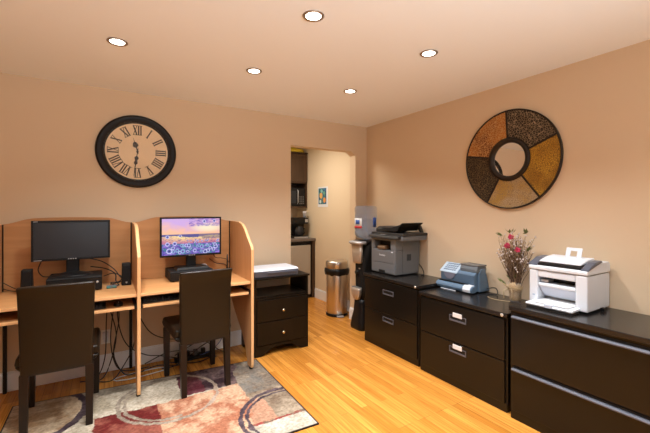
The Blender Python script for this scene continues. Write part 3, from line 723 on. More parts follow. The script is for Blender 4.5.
b = MB(); b.lathe([(Ri-.028, -.006), (Ri-.028, -.012)], axis=0, n=64); b.build('mirror_glass', M['mirror'], t)

# ------------------------------------------------------------------ nightstand + flatbed scanner
t = thing('drawer_cabinet', (1.480, 3.385, 0), 'small espresso two-drawer cabinet with open shelf standing right of the carrel', 'cabinet')
hw, y0, y1 = .285, -.180, .205
b = MB()
foot = lambda s_: [(y0, 0), (y0+.05, 0), (y0+.08, .03), (y1-.08, .03), (y1-.05, 0), (y1, 0), (y1, .724), (y0, .724)]
for s_ in (-1, 1):
    b.prism(foot(s_), 0, s_*hw, s_*(hw-.018))
b.box(-hw+.018, hw-.018, y0+.01, y1, .552, .567); b.box(-hw+.018, hw-.018, y1-.012, y1, .10, .552); b.box(-hw+.018, hw-.018, y0+.02, y1-.012, .10, .112)
b.build('carcass', M['espresso'], t, bevel=.0015)
b = MB(); b.box(-hw-.012, hw+.012, y0-.014, y1+.006, .724, .743); b.build('top', M['espresso'], t, bevel=.004)
b = MB(); b.prism([(-hw+.018, 0), (-hw+.075, 0), (-hw+.10, .015), (-hw+.15, .045), (-.10, .068), (0, .073), (.10, .068), (hw-.15, .045), (hw-.10, .015), (hw-.075, 0), (hw-.018, 0), (hw-.018, .100), (-hw+.018, .100)], 1, y0, y0+.016)
b.build('apron', M['espresso'], t, bevel=.0015)
b = MB(); b.box(-hw+.018, hw-.018, y0-.002, y0+.012, .535, .549); b.build('shelf_rail', M['espresso'], t, bevel=.002)
for z0, z1 in ((.325, .530), (.106, .319)):
    b = MB(); b.box(-hw+.022, hw-.022, y0-.006, y0+.012, z0, z1); dr = b.build('drawer', M['espresso'], t, bevel=.003)
    b = MB(); b.box(-hw+.05, hw-.05, y0+.012, y1-.03, z0+.01, z1-.03); b.build('drawer_box', M['espresso'], dr)
    b = MB(); b.lathe([(.007, -.006), (.006, -.016), (.012, -.020), (.0155, -.027), (.013, -.033), (.002, -.036)], c=(0, y0, (z0+z1)/2-.008), axis=1, n=20); b.build('knob', M['brass'], dr)
t = thing('flatbed_scanner', (1.425, 3.345, .743), 'slim white-lidded flatbed scanner on the small espresso cabinet', 'scanner', rz=R(-1))
b = MB(); b.frustum((-.225, .225, -.135, .150, 0), (-.232, .232, -.142, .155, .060)); b.build('scanner_body', M['slate'], t, bevel=.008)
b = MB(); b.frustum((-.234, .234, -.144, .158, .061), (-.222, .222, -.128, .150, .080)); b.build('lid', M['white_p'], t, bevel=.006)
b = MB(); b.box(-.10, .20, -.148, -.136, .036, .052); b.build('button_strip', M['slate'], t, bevel=.003)

# ------------------------------------------------------------------ lateral filing cabinets on the right wall
def file_cabinet(yc, wd, x0, h, label, style, split, pulls_y=None, card=False):
    t = thing('lateral_file_cabinet', ((x0+2.828)/2, yc, 0), label, 'filing cabinet', 'black lateral filing cabinets along the right wall')
    D = (2.828-x0)/2; hw = wd/2
    b = MB(); b.box(-D+.006, D, -hw+.004, hw-.004, .0, .065); b.build('plinth', M['cab'], t, bevel=.002)
    b = MB(); b.box(-D+.012, D, -hw, hw, .04, h-.028); b.build('body', M['cab'], t, bevel=.003)
    b = MB(); b.box(-D-.006, D+.002, -hw-.003, hw+.003, h-.030, h); b.build('top', M['cab_top'], t, bevel=.004)
    for z0, z1 in ((.060, split-.004), (split+.004, h-.045 if style == 0 else h-.050)):
        b = MB(); b.box(-D-.002, -D+.016, -hw+.018, hw-.018, z0, z1 if style == 0 else z1-.018); dr = b.build('drawer_front', M['cab'], t, bevel=.003)
        if style == 1:
            b = MB(); b.prism([(-D-.016, z1-.027), (-D-.016, z1-.020), (-D-.010, z1-.012), (-D+.012, z1-.012), (-D+.012, z1-.018), (-D-.006, z1-.020), (-D-.006, z1-.027)], 1, -hw+.020, hw-.020)
            b.build('full_width_pull', M['pull'], dr, bevel=.001)
            b = MB(); b.box(-D+.005, -D+.013, -hw+.02, hw-.02, z1-.012, z1); b.build('finger_recess', M['cab_gap'], dr)
        else:
            yp = pulls_y-yc; zc = z1-.098 if z0 > .2 else z1-.055
            b = MB(); fw, fh = .078, .024
            for q in ((-fw, -fw+.008, -fh, fh), (fw-.008, fw, -fh, fh), (-fw+.008, fw-.008, fh-.006, fh), (-fw+.008, fw-.008, -fh, -fh+.014)):
                b.box(-D-.007, -D-.002, yp+q[0], yp+q[1], zc+q[2], zc+q[3])
            b.build('pull_frame', M['pull'], dr, bevel=.0015)
            b = MB(); b.box(-D-.0035, -D-.0015, yp-fw+.008, yp+fw-.008, zc-fh+.014, zc+fh-.006); b.build('pull_recess', M['cab_gap'], dr)
            if card:
                b = MB(); b.box(-D-.010, -D-.006, yp-.042, yp+.042, zc+fh-.012, zc+fh+.022); b.build('label_holder', M['card'], dr, bevel=.001)
    b = MB(); b.lathe([(.011, -.006), (.011, -.011), (.008, -.013)], c=(-D, -hw+.032, h-.016), axis=0, n=20); lk = b.build('lock', M['lockm'], t)
    return t
file_cabinet(2.662, .785, 2.362, .720, 'black two-drawer lateral file cabinet carrying the grey multifunction printer, beside the water cooler', 0, .367, 2.665)
file_cabinet(1.838, .800, 2.342, .684, 'lower black lateral file cabinet with white label cards, carrying the blue postage meter', 0, .352, 1.838, True)
file_cabinet(.965, .880, 2.318, .752, 'black lateral file cabinet with full-width silver pulls carrying the white printer', 1, .358)

# ------------------------------------------------------------------ grey multifunction printer
px_, py_, pz = 2.475, 2.690, .720
t = thing('multifunction_printer', (px_, py_, pz), 'large grey multifunction laser printer with open dark document feeder on the farthest file cabinet', 'printer')
b = MB(); b.prism([(0, .012), (0, .395), (.33, .395), (.35, .36), (.335, .012)], 1, 0, .375); 
# front recess built as frame: replaced body with pieces
b = MB()
b.prism([(.10, .012), (.10, .375), (.352, .375), (.350, .34), (.328, .012)], 1, 0, .375)   # rear bulk
b.box(0, .10, 0, .375, .012, .255)            # lower front
b.box(0, .10, 0, .070, .255, .375)            # right post
b.box(0, .10, .330, .375, .255, .375)         # left post
b.box(0, .10, .070, .330, .352, .375)         # brow
b.build('printer_body', M['gray'], t, bevel=.006)
b = MB(); b.box(.085, .0995, .075, .325, .258, .350); b.build('output_slot', M['cab_gap'], t)
b = MB(); b.prism([(-.006, .262), (.06, .268), (.06, .296), (.02, .300), (-.006, .285)], 1, .150, .270); b.build('output_support', M['amber'], t, bevel=.003)
b = MB(); b.box(-.004, .002, .008, .367, .020, .118); cs = b.build('paper_cassette', M['gray'], t, bevel=.002)
b = MB(); b.box(-.006, -.003, .150, .245, .018, .046); b.build('cassette_grip', M['cab_gap'], cs)
b = MB(); b.box(-.004, .001, .020, .355, .124, .245); b.build('front_cover', M['gray'], t, bevel=.002)
text_mesh('logo', 'brother', .030, M['white_p'], t, (-.0050, .190, .200), (R(90), 0, R(-90)))
b = MB(); b.box(-.006, -.003, .03, .055, .236, .246); b.build('indicator_mark', M['white_p'], t)
b = MB(); b.prism([(-.030, .378), (-.022, .402), (.075, .428), (.075, .378)], 1, -.060, .395); cp = b.build('control_panel', M['gray_d'], t, bevel=.004)
b = MB(); b.box(-.006, .030, .150, .240, .4125, .4155, rot=('Y', R(-15))); b.build('display', M['gray_m'], cp)
b = MB()
for i in range(4):
    for j in range(3): b.box(.000+j*.016, .010+j*.016, .270+i*.020, .284+i*.020, .4085+j*.004, .4125+j*.004)
b.build('buttons', M['gray_m'], cp)
b = MB(); b.box(.020, .362, -.085, .400, .360, .405); b.build('scanner_bed', M['gray'], t, bevel=.006)
b = MB(); b.box(.020, .366, -.088, .403, .406, .434); b.build('scanner_lid', M['gray_d'], t, bevel=.006)
for vz in range(7):
    pass
b = MB()
for k in range(6): b.box(.160+k*.010, .165+k*.010, -.0015, .002, .150, .215)
b.build('side_vent', M['cab_gap'], t)
b = MB(); b.prism([(.08, .434), (.08, .470), (.12, .492), (.30, .492), (.345, .470), (.345, .434)], 1, .19, .395); b.build('feeder_housing', M['gray_d'], t, bevel=.006)
b = MB(); b.prism([(.25, .470), (.25, .484), (.10, .488), (-.02, .520), (-.055, .540), (-.058, .530), (-.015, .500), (.02, .452), (.10, .446)], 0, .04, .33); b.build('feeder_tray', M['black_soft'], t, bevel=.003)
b = MB(); b.prism([(.01, .486), (-.02, .510), (-.045, .460), (-.055, .436), (-.03, .436)], 0, .31, .345); b.build('feeder_arm', M['gray_d'], t, bevel=.003)
b = MB(); b.tube(curve([(.33, .10, .10), (.362, .09, .12), (.366, .04, .10), (.362, -.02, .055), (.34, -.06, .008), (.28, -.08, .005)], 6), .004, 8)
b.build('power_cord', M['cable'], t)

# ------------------------------------------------------------------ blue postage meter
t = thing('postage_meter', (2.600, 1.905, .684), 'blue-grey postage meter with keypad on the lower middle file cabinet', 'postage meter')
WY = .365
b = MB(); b.prism([(.055, .012), (.055, .157), (.075, .172), (.130, .203), (.165, .198), (.190, .150), (.232, .012)], 1, .010, WY); b.build('meter_body', M['blue'], t, bevel=.007, seg=3)
b = MB(); b.prism([(.050, .074), (.048, .150), (.057, .157), (.060, .074)], 1, .012, WY-.004); b.build('front_visor', M['blue_d'], t, bevel=.002)
b = MB(); b.prism([(0, .018), (-.006, .034), (.000, .052), (.020, .064), (.056, .066), (.056, .010), (.012, .008)], 1, -.002, WY+.012); b.build('feed_deck', M['blue'], t, bevel=.006, seg=3)
b = MB(); b.box(.025, .056, .06, WY, .066, .074); b.build('envelope_slot', M['cab_gap'], t)
b = MB(); b.prism([(.095, .010), (.095, .170), (.130, .208), (.168, .203), (.196, .150), (.238, .010)], 1, -.006, .010); b.build('side_cover', M['blue'], t, bevel=.004)
b = MB(); b.prism([(-.004, .014), (-.010, .034), (-.003, .056), (.019, .069), (.050, .071), (.050, .066), (.020, .063), (.001, .051), (-.004, .034), (.001, .018)], 1, .012, .085); b.build('white_label', M['white_p'], t)
b = MB(); b.box(-.002, .004, .16, .32, .001, .006); b.build('white_strip', M['white_p'], t, bevel=.001)
b = MB(); b.prism([(.042, .144), (.044, .153), (.140, .224), (.150, .219), (.150, .180)], 1, .185, WY+.006); kp = b.build('keypad', M['blue_l'], t, bevel=.003)
b = MB(); sl_ = .071/.096
for i in range(6):
    for j in range(4):
        x = .058+j*.020; zc = .153+(x+.006-.044)*sl_; y = .212+i*.022
        b.box(x, x+.012, y, y+.013, zc-.001, zc+.003, rot=('Y', -math.atan(sl_)))
b.build('keys', M['key'], kp)
b = MB(); n = 24; half = [(.262+.062*math.cos(math.pi*k/n), .148-.060*math.sin(math.pi*k/n)) for k in range(n+1)]
b.prism(half, 0, .044, .0485); b.build('round_badge', M['disc'], t)
b = MB(); b.prism([(.075, .172), (.072, .198), (.080, .222), (.190, .222), (.205, .205), (.195, .165)], 1, .000, .170); b.build('ink_cover', M['blue_g'], t, bevel=.005)
b = MB(); b.box(.078, .200, -.004, .174, .223, .236); b.build('ink_lid', M['gray_m'], t, bevel=.004)
b = MB(); b.tube(curve([(.20, -.004, .03), (.215, -.05, .045), (.205, -.09, .045), (.18, -.115, .012), (.16, -.09, .005), (.14, -.05, .005)], 6), .004, 8)
b.build('power_cord', M['cable'], t)

# ------------------------------------------------------------------ white laser printer
t = thing('laser_printer', (2.503, 1.024, .752), 'white laser printer with slate control panel on the nearest file cabinet', 'printer')
WY, D_ = .352, .312
b = MB()
b.box(.12, D_, .0, WY, .012, .235)                      # rear bulk
b.box(0, .13, 0, .068, .012, .235); b.box(0, .13, WY-.055, WY, .012, .235)      # pillars
b.box(.004, .13, .068, WY-.055, .190, .235)             # brow
b.box(.008, .13, .068, WY-.055, .125, .150)             # middle bar
b.box(.02, .13, .068, WY-.055, .012, .030)
b.build('printer_body', M['white_p'], t, bevel=.009, seg=3)
b = MB(); b.box(.095, .119, .070, WY-.057, .151, .189); b.build('output_slot', M['cab_gap'], t)
b = MB(); b.box(.030, .110, .24, WY-.060, .152, .172); b.build('toner_door', M['silver'], t, bevel=.004)
b = MB(); b.prism([(.016, .124), (.020, .124), (.085, .055), (.078, .055)], 1, .072, WY-.060); b.build('feed_guard', M['white_p2'], t, bevel=.001)
b = MB(); b.prism([(-.100, .014), (-.104, .024), (-.096, .029), (.10, .034), (.10, .022)], 1, .040, WY-.030); b.build('paper_tray', M['white_p'], t, bevel=.003)
b = MB(); b.box(-.078, .110, .075, WY-.068, .034, .037); b.build('paper_sheets', M['paper'], t)
b = MB(); b.box(-.108, -.070, .155, .200, .016, .040); b.build('tray_tab', M['white_p2'], t, bevel=.003)
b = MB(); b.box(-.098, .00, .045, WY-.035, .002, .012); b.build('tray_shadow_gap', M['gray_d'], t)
# control deck: side profile higher at the rear
top = [(-.004, .238), (-.004, .262), (.024, .270), (.120, .292), (.200, .306), (D_-.02, .306), (D_+.003, .292), (D_+.003, .238)]
b = MB(); b.prism(top, 1, -.002, WY+.002); b.build('scanner_unit', M['white_p'], t, bevel=.006, seg=3)
pan = [(.004, .262), (.006, .274), (.045, .290), (.105, .312), (.190, .318), (.205, .308), (.120, .290), (.03, .268)]
b = MB(); b.prism(pan, 1, -.003, .040); b.build('control_panel', M['slate'], t, bevel=.004)
b = MB(); b.prism(pan, 1, WY-.050, WY+.010); b.build('control_panel', M['slate'], t, bevel=.004)
b = MB(); b.prism([(.012, .264), (.016, .282), (.060, .294), (.075, .280)], 1, .040, WY-.050); b.build('feed_gap', M['black'], t)
b = MB(); b.prism([(.034, .288), (.030, .296), (.070, .308), (.130, .320), (.215, .328), (.225, .310), (.130, .302), (.070, .294)], 1, .050, WY-.050); b.build('document_cover', M['white_p'], t, bevel=.004)
b = MB(); b.box(.060, .064, .150, .230, .300, .303); b.build('cover_mark', M['gray_m'], t)
b = MB()
sl = .35
def slat(y0_, y1_, z0_, z1_): b.prism([(.150+z0_*sl, .312+z0_), (.150+z1_*sl, .312+z1_), (.156+z1_*sl, .312+z1_), (.156+z0_*sl, .312+z0_)], 1, y0_, y1_)
slat(.100, .128, 0, .075); slat(.168, .196, 0, .075); slat(.128, .168, .055, .075); slat(.128, .168, 0, .018)
b.build('paper_support', M['white_p'], t, bevel=.0015)
b = MB(); b.box(.04, D_-.02, -.0008, .002, .2355, .2375); b.build('seam', M['gray_m'], t)
b = MB(); b.box(.165, .200, -.024, -.001, .001, .024); b.build('usb_plug', M['black'], t, bevel=.003)
b = MB(); b.box(-.0022, -.0005, WY-.040, WY-.024, .060, .070); b.build('badge', M['blue_l'], t)

# ------------------------------------------------------------------ vase of dried flowers
vx, vy, vz = 2.715, 1.600, .684
t = thing('flower_vase', (vx, vy, vz), 'glass vase wrapped in raffia holding dried twigs with crimson and white blossoms', 'vase')
b = MB(); b.lathe([(.038, 0), (.044, .006), (.047, .06), (.050, .125), (.052, .150), (.049, .150), (.044, .06), (.036, .008)], n=28, closed=True); b.build('glass_vase', M['glass'], t)
b = MB(); b.lathe([(.034, .006), (.041, .02), (.043, .07), (.046, .125), (.02, .150)], n=22)
b.v = [(x+.004*noise.noise(Vector((x*60, y*60, z*60))), y+.004*noise.noise(Vector((x*60+9, y*60, z*60))), z) for x, y, z in b.v]
b.build('moss_filler', M['moss'], t)
b = MB()
for z in (.094, .104, .112): b.tube([(.053*math.cos(a*math.pi/10), .053*math.sin(a*math.pi/10), z+.006*math.sin(a*1.3)) for a in range(21)], .0022, 5)
b.tube(curve([(-.05, .02, .10), (-.075, .045, .085), (-.07, .05, .05), (-.06, .055, .02)], 5), .0045, 5); b.tube(curve([(-.05, .02, .10), (-.08, .02, .12), (-.085, .045, .14), (-.052, .03, .11)], 5), .004, 5)
b.tube(curve([(-.05, .00, .10), (-.075, -.02, .07), (-.068, -.01, .03)], 5), .004, 5)
b.build('raffia_bow', M['raffia'], t)
random.seed(21)
tips = []
def part_stuff(o): o['kind'] = 'stuff'; return o
bS = MB(); bS2 = MB(); bF = MB(); bW = MB(); bL = MB()
for i in range(125):
    a = random.uniform(0, 2*math.pi); rr = .34*math.sqrt(random.random())*.46
    hx, hy = rr*math.cos(a)*.62, rr*math.sin(a)*.95; hh = random.uniform(.36, .56) - rr*.35
    if vx+hx > XR-.015: hx = XR-.02-vx
    b0 = Vector((random.uniform(-.03, .03), random.uniform(-.03, .03), .03))
    mid = Vector((hx*.35, hy*.35, hh*.5)); tip = Vector((hx, hy, hh))
    jit = lambda s_: Vector((random.uniform(-s_, s_), random.uniform(-s_, s_), 0))
    pts = curve([b0, mid+jit(.008), (mid+tip)/2+jit(.010), tip], 4)
    (bS if i % 2 else bS2).tube(pts, [.0022*(1-.6*k/len(pts)) for k in range(len(pts))], 5)
    # side twigs
    for _ in range(2):
        k = random.randint(len(pts)//2, len(pts)-2); p = pts[k]; q = p+Vector((random.uniform(-.03, .03), random.uniform(-.035, .035), random.uniform(.02, .05)))
        q.x = min(q.x, XR-.012-vx); bS.tube([p, (p+q)/2+jit(.004), q], [.0013, .001, .0007], 4)
        tips.append(q)
    tips.append(tip)
def blob(b, c, r, n=6):
    c = Vector(c)
    b.lathe([(.001, -r), (r*.75, -r*.5), (r, 0), (r*.7, r*.6), (.001, r)], c=tuple(c), n=n)
part_stuff(bS.build('twigs', M['stem'], t))
bS2.build('dark_twigs', mat('dark_twig_bark', (.085, .045, .03), .8), t)
for q in random.sample(tips, 150):
    if q.z > .20: 
        for _ in range(2): blob(bW, q+Vector((random.uniform(-.006, .004), random.uniform(-.006, .006), random.uniform(-.006, .006))), random.uniform(.0035, .0065))
part_stuff(bW.build('white_blossoms', M['blossom'], t))
def leaf(b, p, dx, dy, dz, ln, wd):
    p = Vector(p); d = Vector((dx, dy, dz)).normalized(); s_ = d.cross(Vector((0, 0, 1))).normalized()*wd; up = s_.cross(d).normalized()*wd*.35
    b.add([p, p+d*ln*.45+s_, p+d*ln, p+d*ln*.45-s_, p+d*ln*.45-up], [(0, 1, 4), (1, 2, 4), (2, 3, 4), (3, 0, 4)])
for (y, z, dy) in ((.115, .525, .8), (.10, .515, .9), (.035, .545, .2), (.02, .55, -.2), (-.07, .545, -.5), (-.085, .55, -.3), (-.105, .43, -.6), (-.10, .415, -.3), (.10, .15, .7), (.075, .13, .3), (.0, .20, -.3), (.03, .19, .5)):
    for k in range(3): leaf(bL, (-.02+k*.01, y, z-.02), random.uniform(-.4, .2), dy+random.uniform(-.3, .3), random.uniform(.3, 1.0), random.uniform(.035, .055), .010)
part_stuff(bL.build('leaves', M['leaf'], t))
for (y, z, r) in ((.008, .500, .024), (.035, .430, .027), (-.045, .405, .024)):
    b = MB()
    for k in range(14):
        a = k*2.4; rr = r*(.25+.75*k/14); blob(b, (-.045+random.uniform(-.006, .006), y+rr*math.cos(a)*.8, z+rr*math.sin(a)*.8), r*.36, 8)
    b.build('crimson_flower', M['pink'], t)
cable([(2.665, 1.61, .6865), (2.64, 1.65, .6865), (2.625, 1.70, .6865), (2.635, 1.76, .6865), (2.66, 1.80, .6865)], .0022, M['raffia'], 'tan raffia strand lying on the lower file cabinet left of the flower vase', 'raffia_strand')

# ------------------------------------------------------------------ water cooler and bottle
t = thing('water_cooler', (2.655, 3.385, 0), 'black freestanding water cooler with champagne front panel in the corner by the kitchen doorway', 'water cooler')
def rr(x0, x1, y0, y1, r, n=6):
    pts = []
    for cx_, cy_, a0 in ((x1-r, y1-r, 0), (x0+r, y1-r, 90), (x0+r, y0+r, 180), (x1-r, y0+r, 270)):
        for k in range(n+1): a = R(a0+90*k/n); pts.append((cx_+r*math.cos(a), cy_+r*math.sin(a)))
    return pts
def loft(b, rings, mi=0):
    n = len(rings[0][0]); vs = []
    for pts, z in rings: vs += [(p[0], p[1], z) for p in pts]
    fs = [(i*n+k, i*n+(k+1) % n, (i+1)*n+(k+1) % n, (i+1)*n+k) for i in range(len(rings)-1) for k in range(n)]
    fl_ = [len(fs), len(fs)+1]; fs += [tuple(range(n-1, -1, -1)), tuple(range((len(rings)-1)*n, len(rings)*n))]
    b.add(vs, fs, mi, True, fl_)
def body(name, m_, spec, xb, r):
    b = MB(); loft(b, [(rr(xf, xb, -hw_, hw_, min(r, hw_*.9, (xb-xf)*.48)), z) for z, xf, hw_ in spec]); return b.build(name, m_, t)
body('base', M['black'], ((0, -.172, .125), (.03, -.176, .128), (.10, -.166, .120), (.20, -.150, .100), (.30, -.146, .090), (.345, -.142, .088)), .15, .07)
body('tower', M['black_soft'], ((.34, -.125, .088), (.50, -.120, .088), (.68, -.125, .090), (.80, -.110, .105), (.90, -.090, .125), (.985, -.070, .130), (1.005, -.060, .130)), .15, .06)
body('drip_cup', M['taupe'], ((.335, -.152, .020), (.355, -.166, .050), (.40, -.176, .072), (.455, -.178, .080), (.485, -.176, .082)), -.115, .03)
body('drip_grille', M['gray_m'], ((.4855, -.172, .076), (.489, -.170, .074)), -.118, .02)
body('front_panel', M['taupe'], ((.765, -.150, .060), (.785, -.156, .078), (.88, -.158, .086), (.985, -.162, .092)), -.105, .03)
body('top_ledge', M['silver'], ((.985, -.180, .105), (1.000, -.196, .120), (1.018, -.190, .120), (1.028, -.170, .112)), -.055, .05)
body('top_collar', M['black_soft'], ((1.005, -.13, .125), (1.028, -.12, .120)), .15, .06)
b = MB(); b.lathe([(.022, -.04), (.022, -.095)], c=(-.06, .0, .66), axis=0, n=18)
b.lathe([(.011, -.06), (.011, .01)], c=(-.145, 0, .66), n=14)
b.build('tap', M['black'], t)
b = MB(); b.box(-.1275, -.1235, -.045, -.020, .700, .712); b.build('recess_highlight', M['taupe'], t)  # pale plate stands in for the highlight dot in the dark recess
t = thing('water_bottle', (2.660, 3.400, 1.030), 'clear blue water bottle upside down on top of the water cooler', 'bottle')
pf = [(.030, .002), (.055, .012), (.105, .035), (.132, .065), (.134, .10), (.129, .115), (.134, .13), (.134, .20), (.129, .215), (.134, .23), (.134, .30), (.129, .315), (.134, .33), (.134, .385), (.122, .404), (.05, .408), (.001, .400)]
b = MB(); b.lathe(pf, n=40); b.build('bottle_shell', M['bottle'], t)
b = MB(); b.lathe([(max(.001, r-.006), z) for r, z in pf if z < .27] + [(.001, .262)], n=32); b.build('water', M['water'], t)
def lab(a0, a1, z0, z1, name, m_, r=.1362):
    b = MB(); n = 10; vs = []; fs = []
    for i in range(n+1):
        a = R(a0+(a1-a0)*i/n)
        for z in (z0, z1):
            for q in (r, r+.0008): vs.append((q*math.cos(a), q*math.sin(a), z))
    for i in range(n):
        A = i*4; B = A+4
        fs += [(A+1, B+1, B+3, A+3), (A, A+2, B+2, B), (A, B, B+1, A+1), (A+2, A+3, B+3, B+2)]
    fs += [(0, 1, 3, 2), (n*4, n*4+2, n*4+3, n*4+1)]
    b.add(vs, fs, 0, True); return b.build(name, m_, t)
lab(155, 212, .145, .262, 'label', M['lab_white']); lab(172, 200, .190, .245, 'label_emblem', M['lab_blue'], .1374); lab(155, 212, .145, .172, 'label_stripe', M['lab_red'], .1374)
lab(270, 294, .16, .27, 'back_label', M['lab_blue'])

# ------------------------------------------------------------------ trash can
t = thing('pedal_trash_can', (2.630, 3.985, 0), 'round stainless steel pedal trash can with black liner edge in the kitchen doorway', 'trash can')
b = MB(); b.lathe([(.142, 0), (.146, .008), (.144, .030), (.140, .034)], n=40); b.build('base_ring', M['black'], t)
b = MB(); b.lathe([(.134, .032), (.138, .036), (.140, .56), (.138, .565)], n=48); b.build('can_body', M['steel'], t)
b = MB()
vs = []; n = 40; prof_ = [(.141, .535), (.152, .545), (.162, .585), (.158, .612), (.142, .622)]
for i, (r_, z_) in enumerate(prof_):
    for k in range(n):
        a = 2*math.pi*k/n; wv = .006*math.sin(a*7)+.005*math.sin(a*11+1); vs.append(((r_+abs(wv)*.6)*math.cos(a), (r_+abs(wv)*.6)*math.sin(a), z_+(wv if i < 2 else 0)))
b.add(vs, [(i*n+k, i*n+(k+1) % n, (i+1)*n+(k+1) % n, (i+1)*n+k) for i in range(len(prof_)-1) for k in range(n)] + [tuple(range(n-1, -1, -1)), tuple(range(4*n, 5*n))], 0, True)
b.build('liner_bag', M['black'], t)
b = MB(); b.lathe([(.143, .618), (.147, .624), (.147, .700), (.142, .712), (.100, .722), (.04, .727), (.001, .728)], n=48); b.build('lid', M['steel'], t)
b = MB(); b.box(-.175, -.13, -.075, .015, .006, .024); b.build('pedal', M['silver'], t, bevel=.004)
t.rotation_euler.z = R(62)

# ------------------------------------------------------------------ kitchen seen through the doorway
t = thing('wall_cabinet', (2.43, 5.38, 0), 'dark wooden kitchen wall cabinet with a microwave niche', 'kitchen cabinet')
b = MB(); X0, X1 = -.55, .415; yb, yf = .175, -.185
b.box(X0, X1, yf, yb, 1.82, 2.305); b.box(X1-.022, X1, yf, yb, 1.42, 1.82); b.box(X0, X0+.022, yf, yb, 1.42, 1.82); b.box(X0, X1, yf, yb, 1.42, 1.442); b.box(X0, X1, yb-.012, yb, 1.442, 1.82)
b.build('carcass', M['kitchen_wood'], t, bevel=.002)
for i in range(2):
    x0 = X0+.01+i*.478; b = MB(); b.box(x0, x0+.465, yf-.020, yf, 1.845, 2.290); b.box(x0+.055, x0+.41, yf-.0225, yf-.019, 1.90, 2.235); b.build('door', M['kitchen_wood'], t, bevel=.003)
b = MB(); b.box(X0-.01, X1, yf-.03, yb, 2.305, 2.322); b.build('crown', M['kitchen_wood'], t, bevel=.004)
t = thing('microwave_oven', (2.575, 5.385, 1.443), 'black microwave oven set in the kitchen wall cabinet', 'microwave')
b = MB(); b.box(-.235, .235, -.17, .15, .004, .30); b.build('oven_case', M['black_soft'], t, bevel=.005)
b = MB(); b.box(-.230, .11, -.182, -.170, .012, .292); dr = b.build('oven_door', M['black'], t, bevel=.003)
b = MB(); b.box(-.19, .07, -.1835, -.182, .05, .25); b.build('door_window', M['screen_off'], dr)
b = MB(); b.box(.115, .230, -.180, -.170, .012, .292); cp = b.build('control_panel', M['black'], t, bevel=.003)
b = MB()
for i in range(3):
    for j in range(4): b.box(.130+i*.030, .150+i*.030, -.182, -.180, .04+j*.035, .06+j*.035)
b.build('buttons', M['gray_m'], cp)
b = MB(); b.tube([(.092, -.182, .04), (.092, -.205, .06), (.092, -.205, .25), (.092, -.182, .27)], .006, 8); b.build('door_handle', M['silver'], dr)
b = MB()
vs = []; n = 20
b.lathe([(.001, 0), (.12, .0), (.15, .02), (.13, .05), (.08, .072), (.001, .078)], n=24)
b.v = [(x*1.25+.02*noise.noise(Vector((x*12, y*12, z*20))), y*.7, max(0, z+.03*noise.noise(Vector((x*14+3, y*14, z*9))) if z > .01 else z)) for x, y, z in b.v]
tag(b.build('folded_cloth', M['yellow'], loc=(2.64, 5.26, 2.322)), 'crumpled yellow cloth on top of the kitchen wall cabinet', 'cloth')
# base run with beige appliance
t = thing('kitchen_base_cabinet', (2.40, 5.24, 0), 'dark wooden kitchen base cabinet under the brown counter', 'kitchen cabinet')
b = MB(); b.box(.392, .448, -.300, .31, .0, .895); b.box(-.55, -.23, -.30, .31, .08, .895); b.build('cabinet_frame', M['kitchen_wood'], t, bevel=.002)
b = MB(); b.box(-.225, .388, -.27, .31, .85, .895); b.build('counter_rail', M['cab_gap'], t)
b = MB(); b.box(1.82, XR-.002, 4.915, 5.555, .896, .938); tag(b.build('countertop', M['counter'], bevel=.005), 'speckled brown laminate kitchen countertop under the coffee maker', 'countertop')
t = thing('mini_fridge', (2.478, 5.225, 0), 'beige-fronted small refrigerator under the kitchen counter', 'refrigerator')
b = MB(); b.box(-.295, .300, -.245, .28, .02, .835); b.build('fridge_body', M['black_soft'], t, bevel=.004)
b = MB(); b.box(-.295, .285, -.290, -.248, .06, .835); fd = b.build('fridge_door', M['appliance'], t, bevel=.006)
b = MB(); b.box(.285, .300, -.288, -.248, .03, .835); b.build('door_edge', M['black'], fd)
b = MB(); b.box(-.29, .295, -.262, -.246, .0, .055); b.build('kick_grille', M['black'], t)
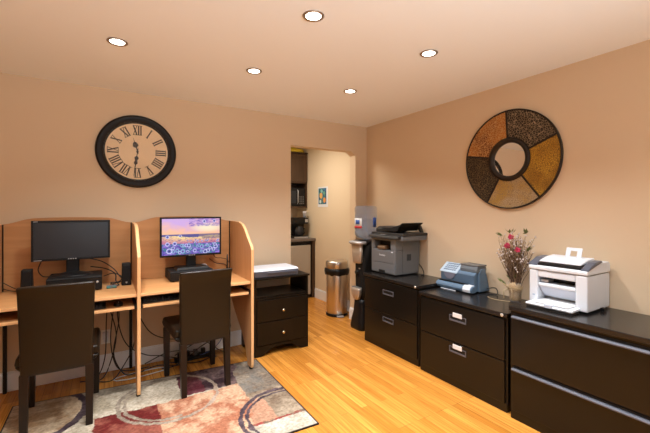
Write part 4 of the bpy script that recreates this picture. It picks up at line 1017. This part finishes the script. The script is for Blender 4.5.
t = thing('coffee_maker', (2.665, 5.16, .938), 'black drip coffee maker on the kitchen counter', 'coffee maker')
b = MB(); b.box(-.14, .12, -.11, .11, 0, .035); b.box(-.14, .12, .03, .11, .035, .30); b.box(-.14, .12, -.11, .11, .225, .325); b.build('maker_body', M['black'], t, bevel=.010)
b = MB(); b.lathe([(.050, .036), (.068, .05), (.072, .12), (.055, .17), (.050, .185)], c=(-.01, -.04, 0), n=28); b.build('carafe', M['screen_off'], t)
b = MB(); b.tube([(.02, -.10, .165), (.045, -.13, .15), (.045, -.13, .08), (.02, -.10, .065)], .007, 8); b.build('carafe_handle', M['black'], t)
b = MB(); b.box(-.13, .11, -.118, -.108, .002, .022); b.box(.06, .11, -.114, -.110, .25, .30); b.build('steel_trim', M['silver'], t, bevel=.002)
t = thing('paper_cup', (2.755, 5.12, 1.263), 'small pale cup standing on top of the black coffee maker', 'cup')
b = MB(); b.lathe([(.024, 0), (.034, .085), (.036, .088), (.030, .086), (.021, .006)], n=20); b.build('cup_body', M['white_p2'], t)
b = MB(); b.lathe([(.035, .086), (.036, .094), (.030, .098), (.001, .098)], n=20); b.build('cup_lid', M['white_p'], t)
# poster on the kitchen wall
t = thing('wall_calendar', (XR, 4.700, 1.585), 'small colourful picture calendar pinned on the cream kitchen wall', 'calendar')
b = MB(); b.box(-.004, -.001, -.145, .145, -.155, .155); b.build('paper_sheet', M['card'], t)
b = MB(); b.box(-.0055, -.004, -.105, .125, -.110, .135); b.build('picture', mosaic('calendar_picture', (.05, .16, .28), (.08, .25, .22), (.04, .08, .15), 14), t)
for i, (y, z, r, m_) in enumerate(((.05, .02, .045, (.75, .42, .12)), (-.05, -.05, .040, (.75, .30, .08)), (.03, .09, .030, (.25, .5, .45)), (-.04, .06, .028, (.15, .35, .25)), (.07, -.07, .030, (.55, .65, .6)))):
    b = MB(); b.lathe([(r, -.0055), (r, -.0062)], c=(0, y, z), axis=0, n=20); b.build('colour_spot', mat('calendar_spot', m_, .6), t)
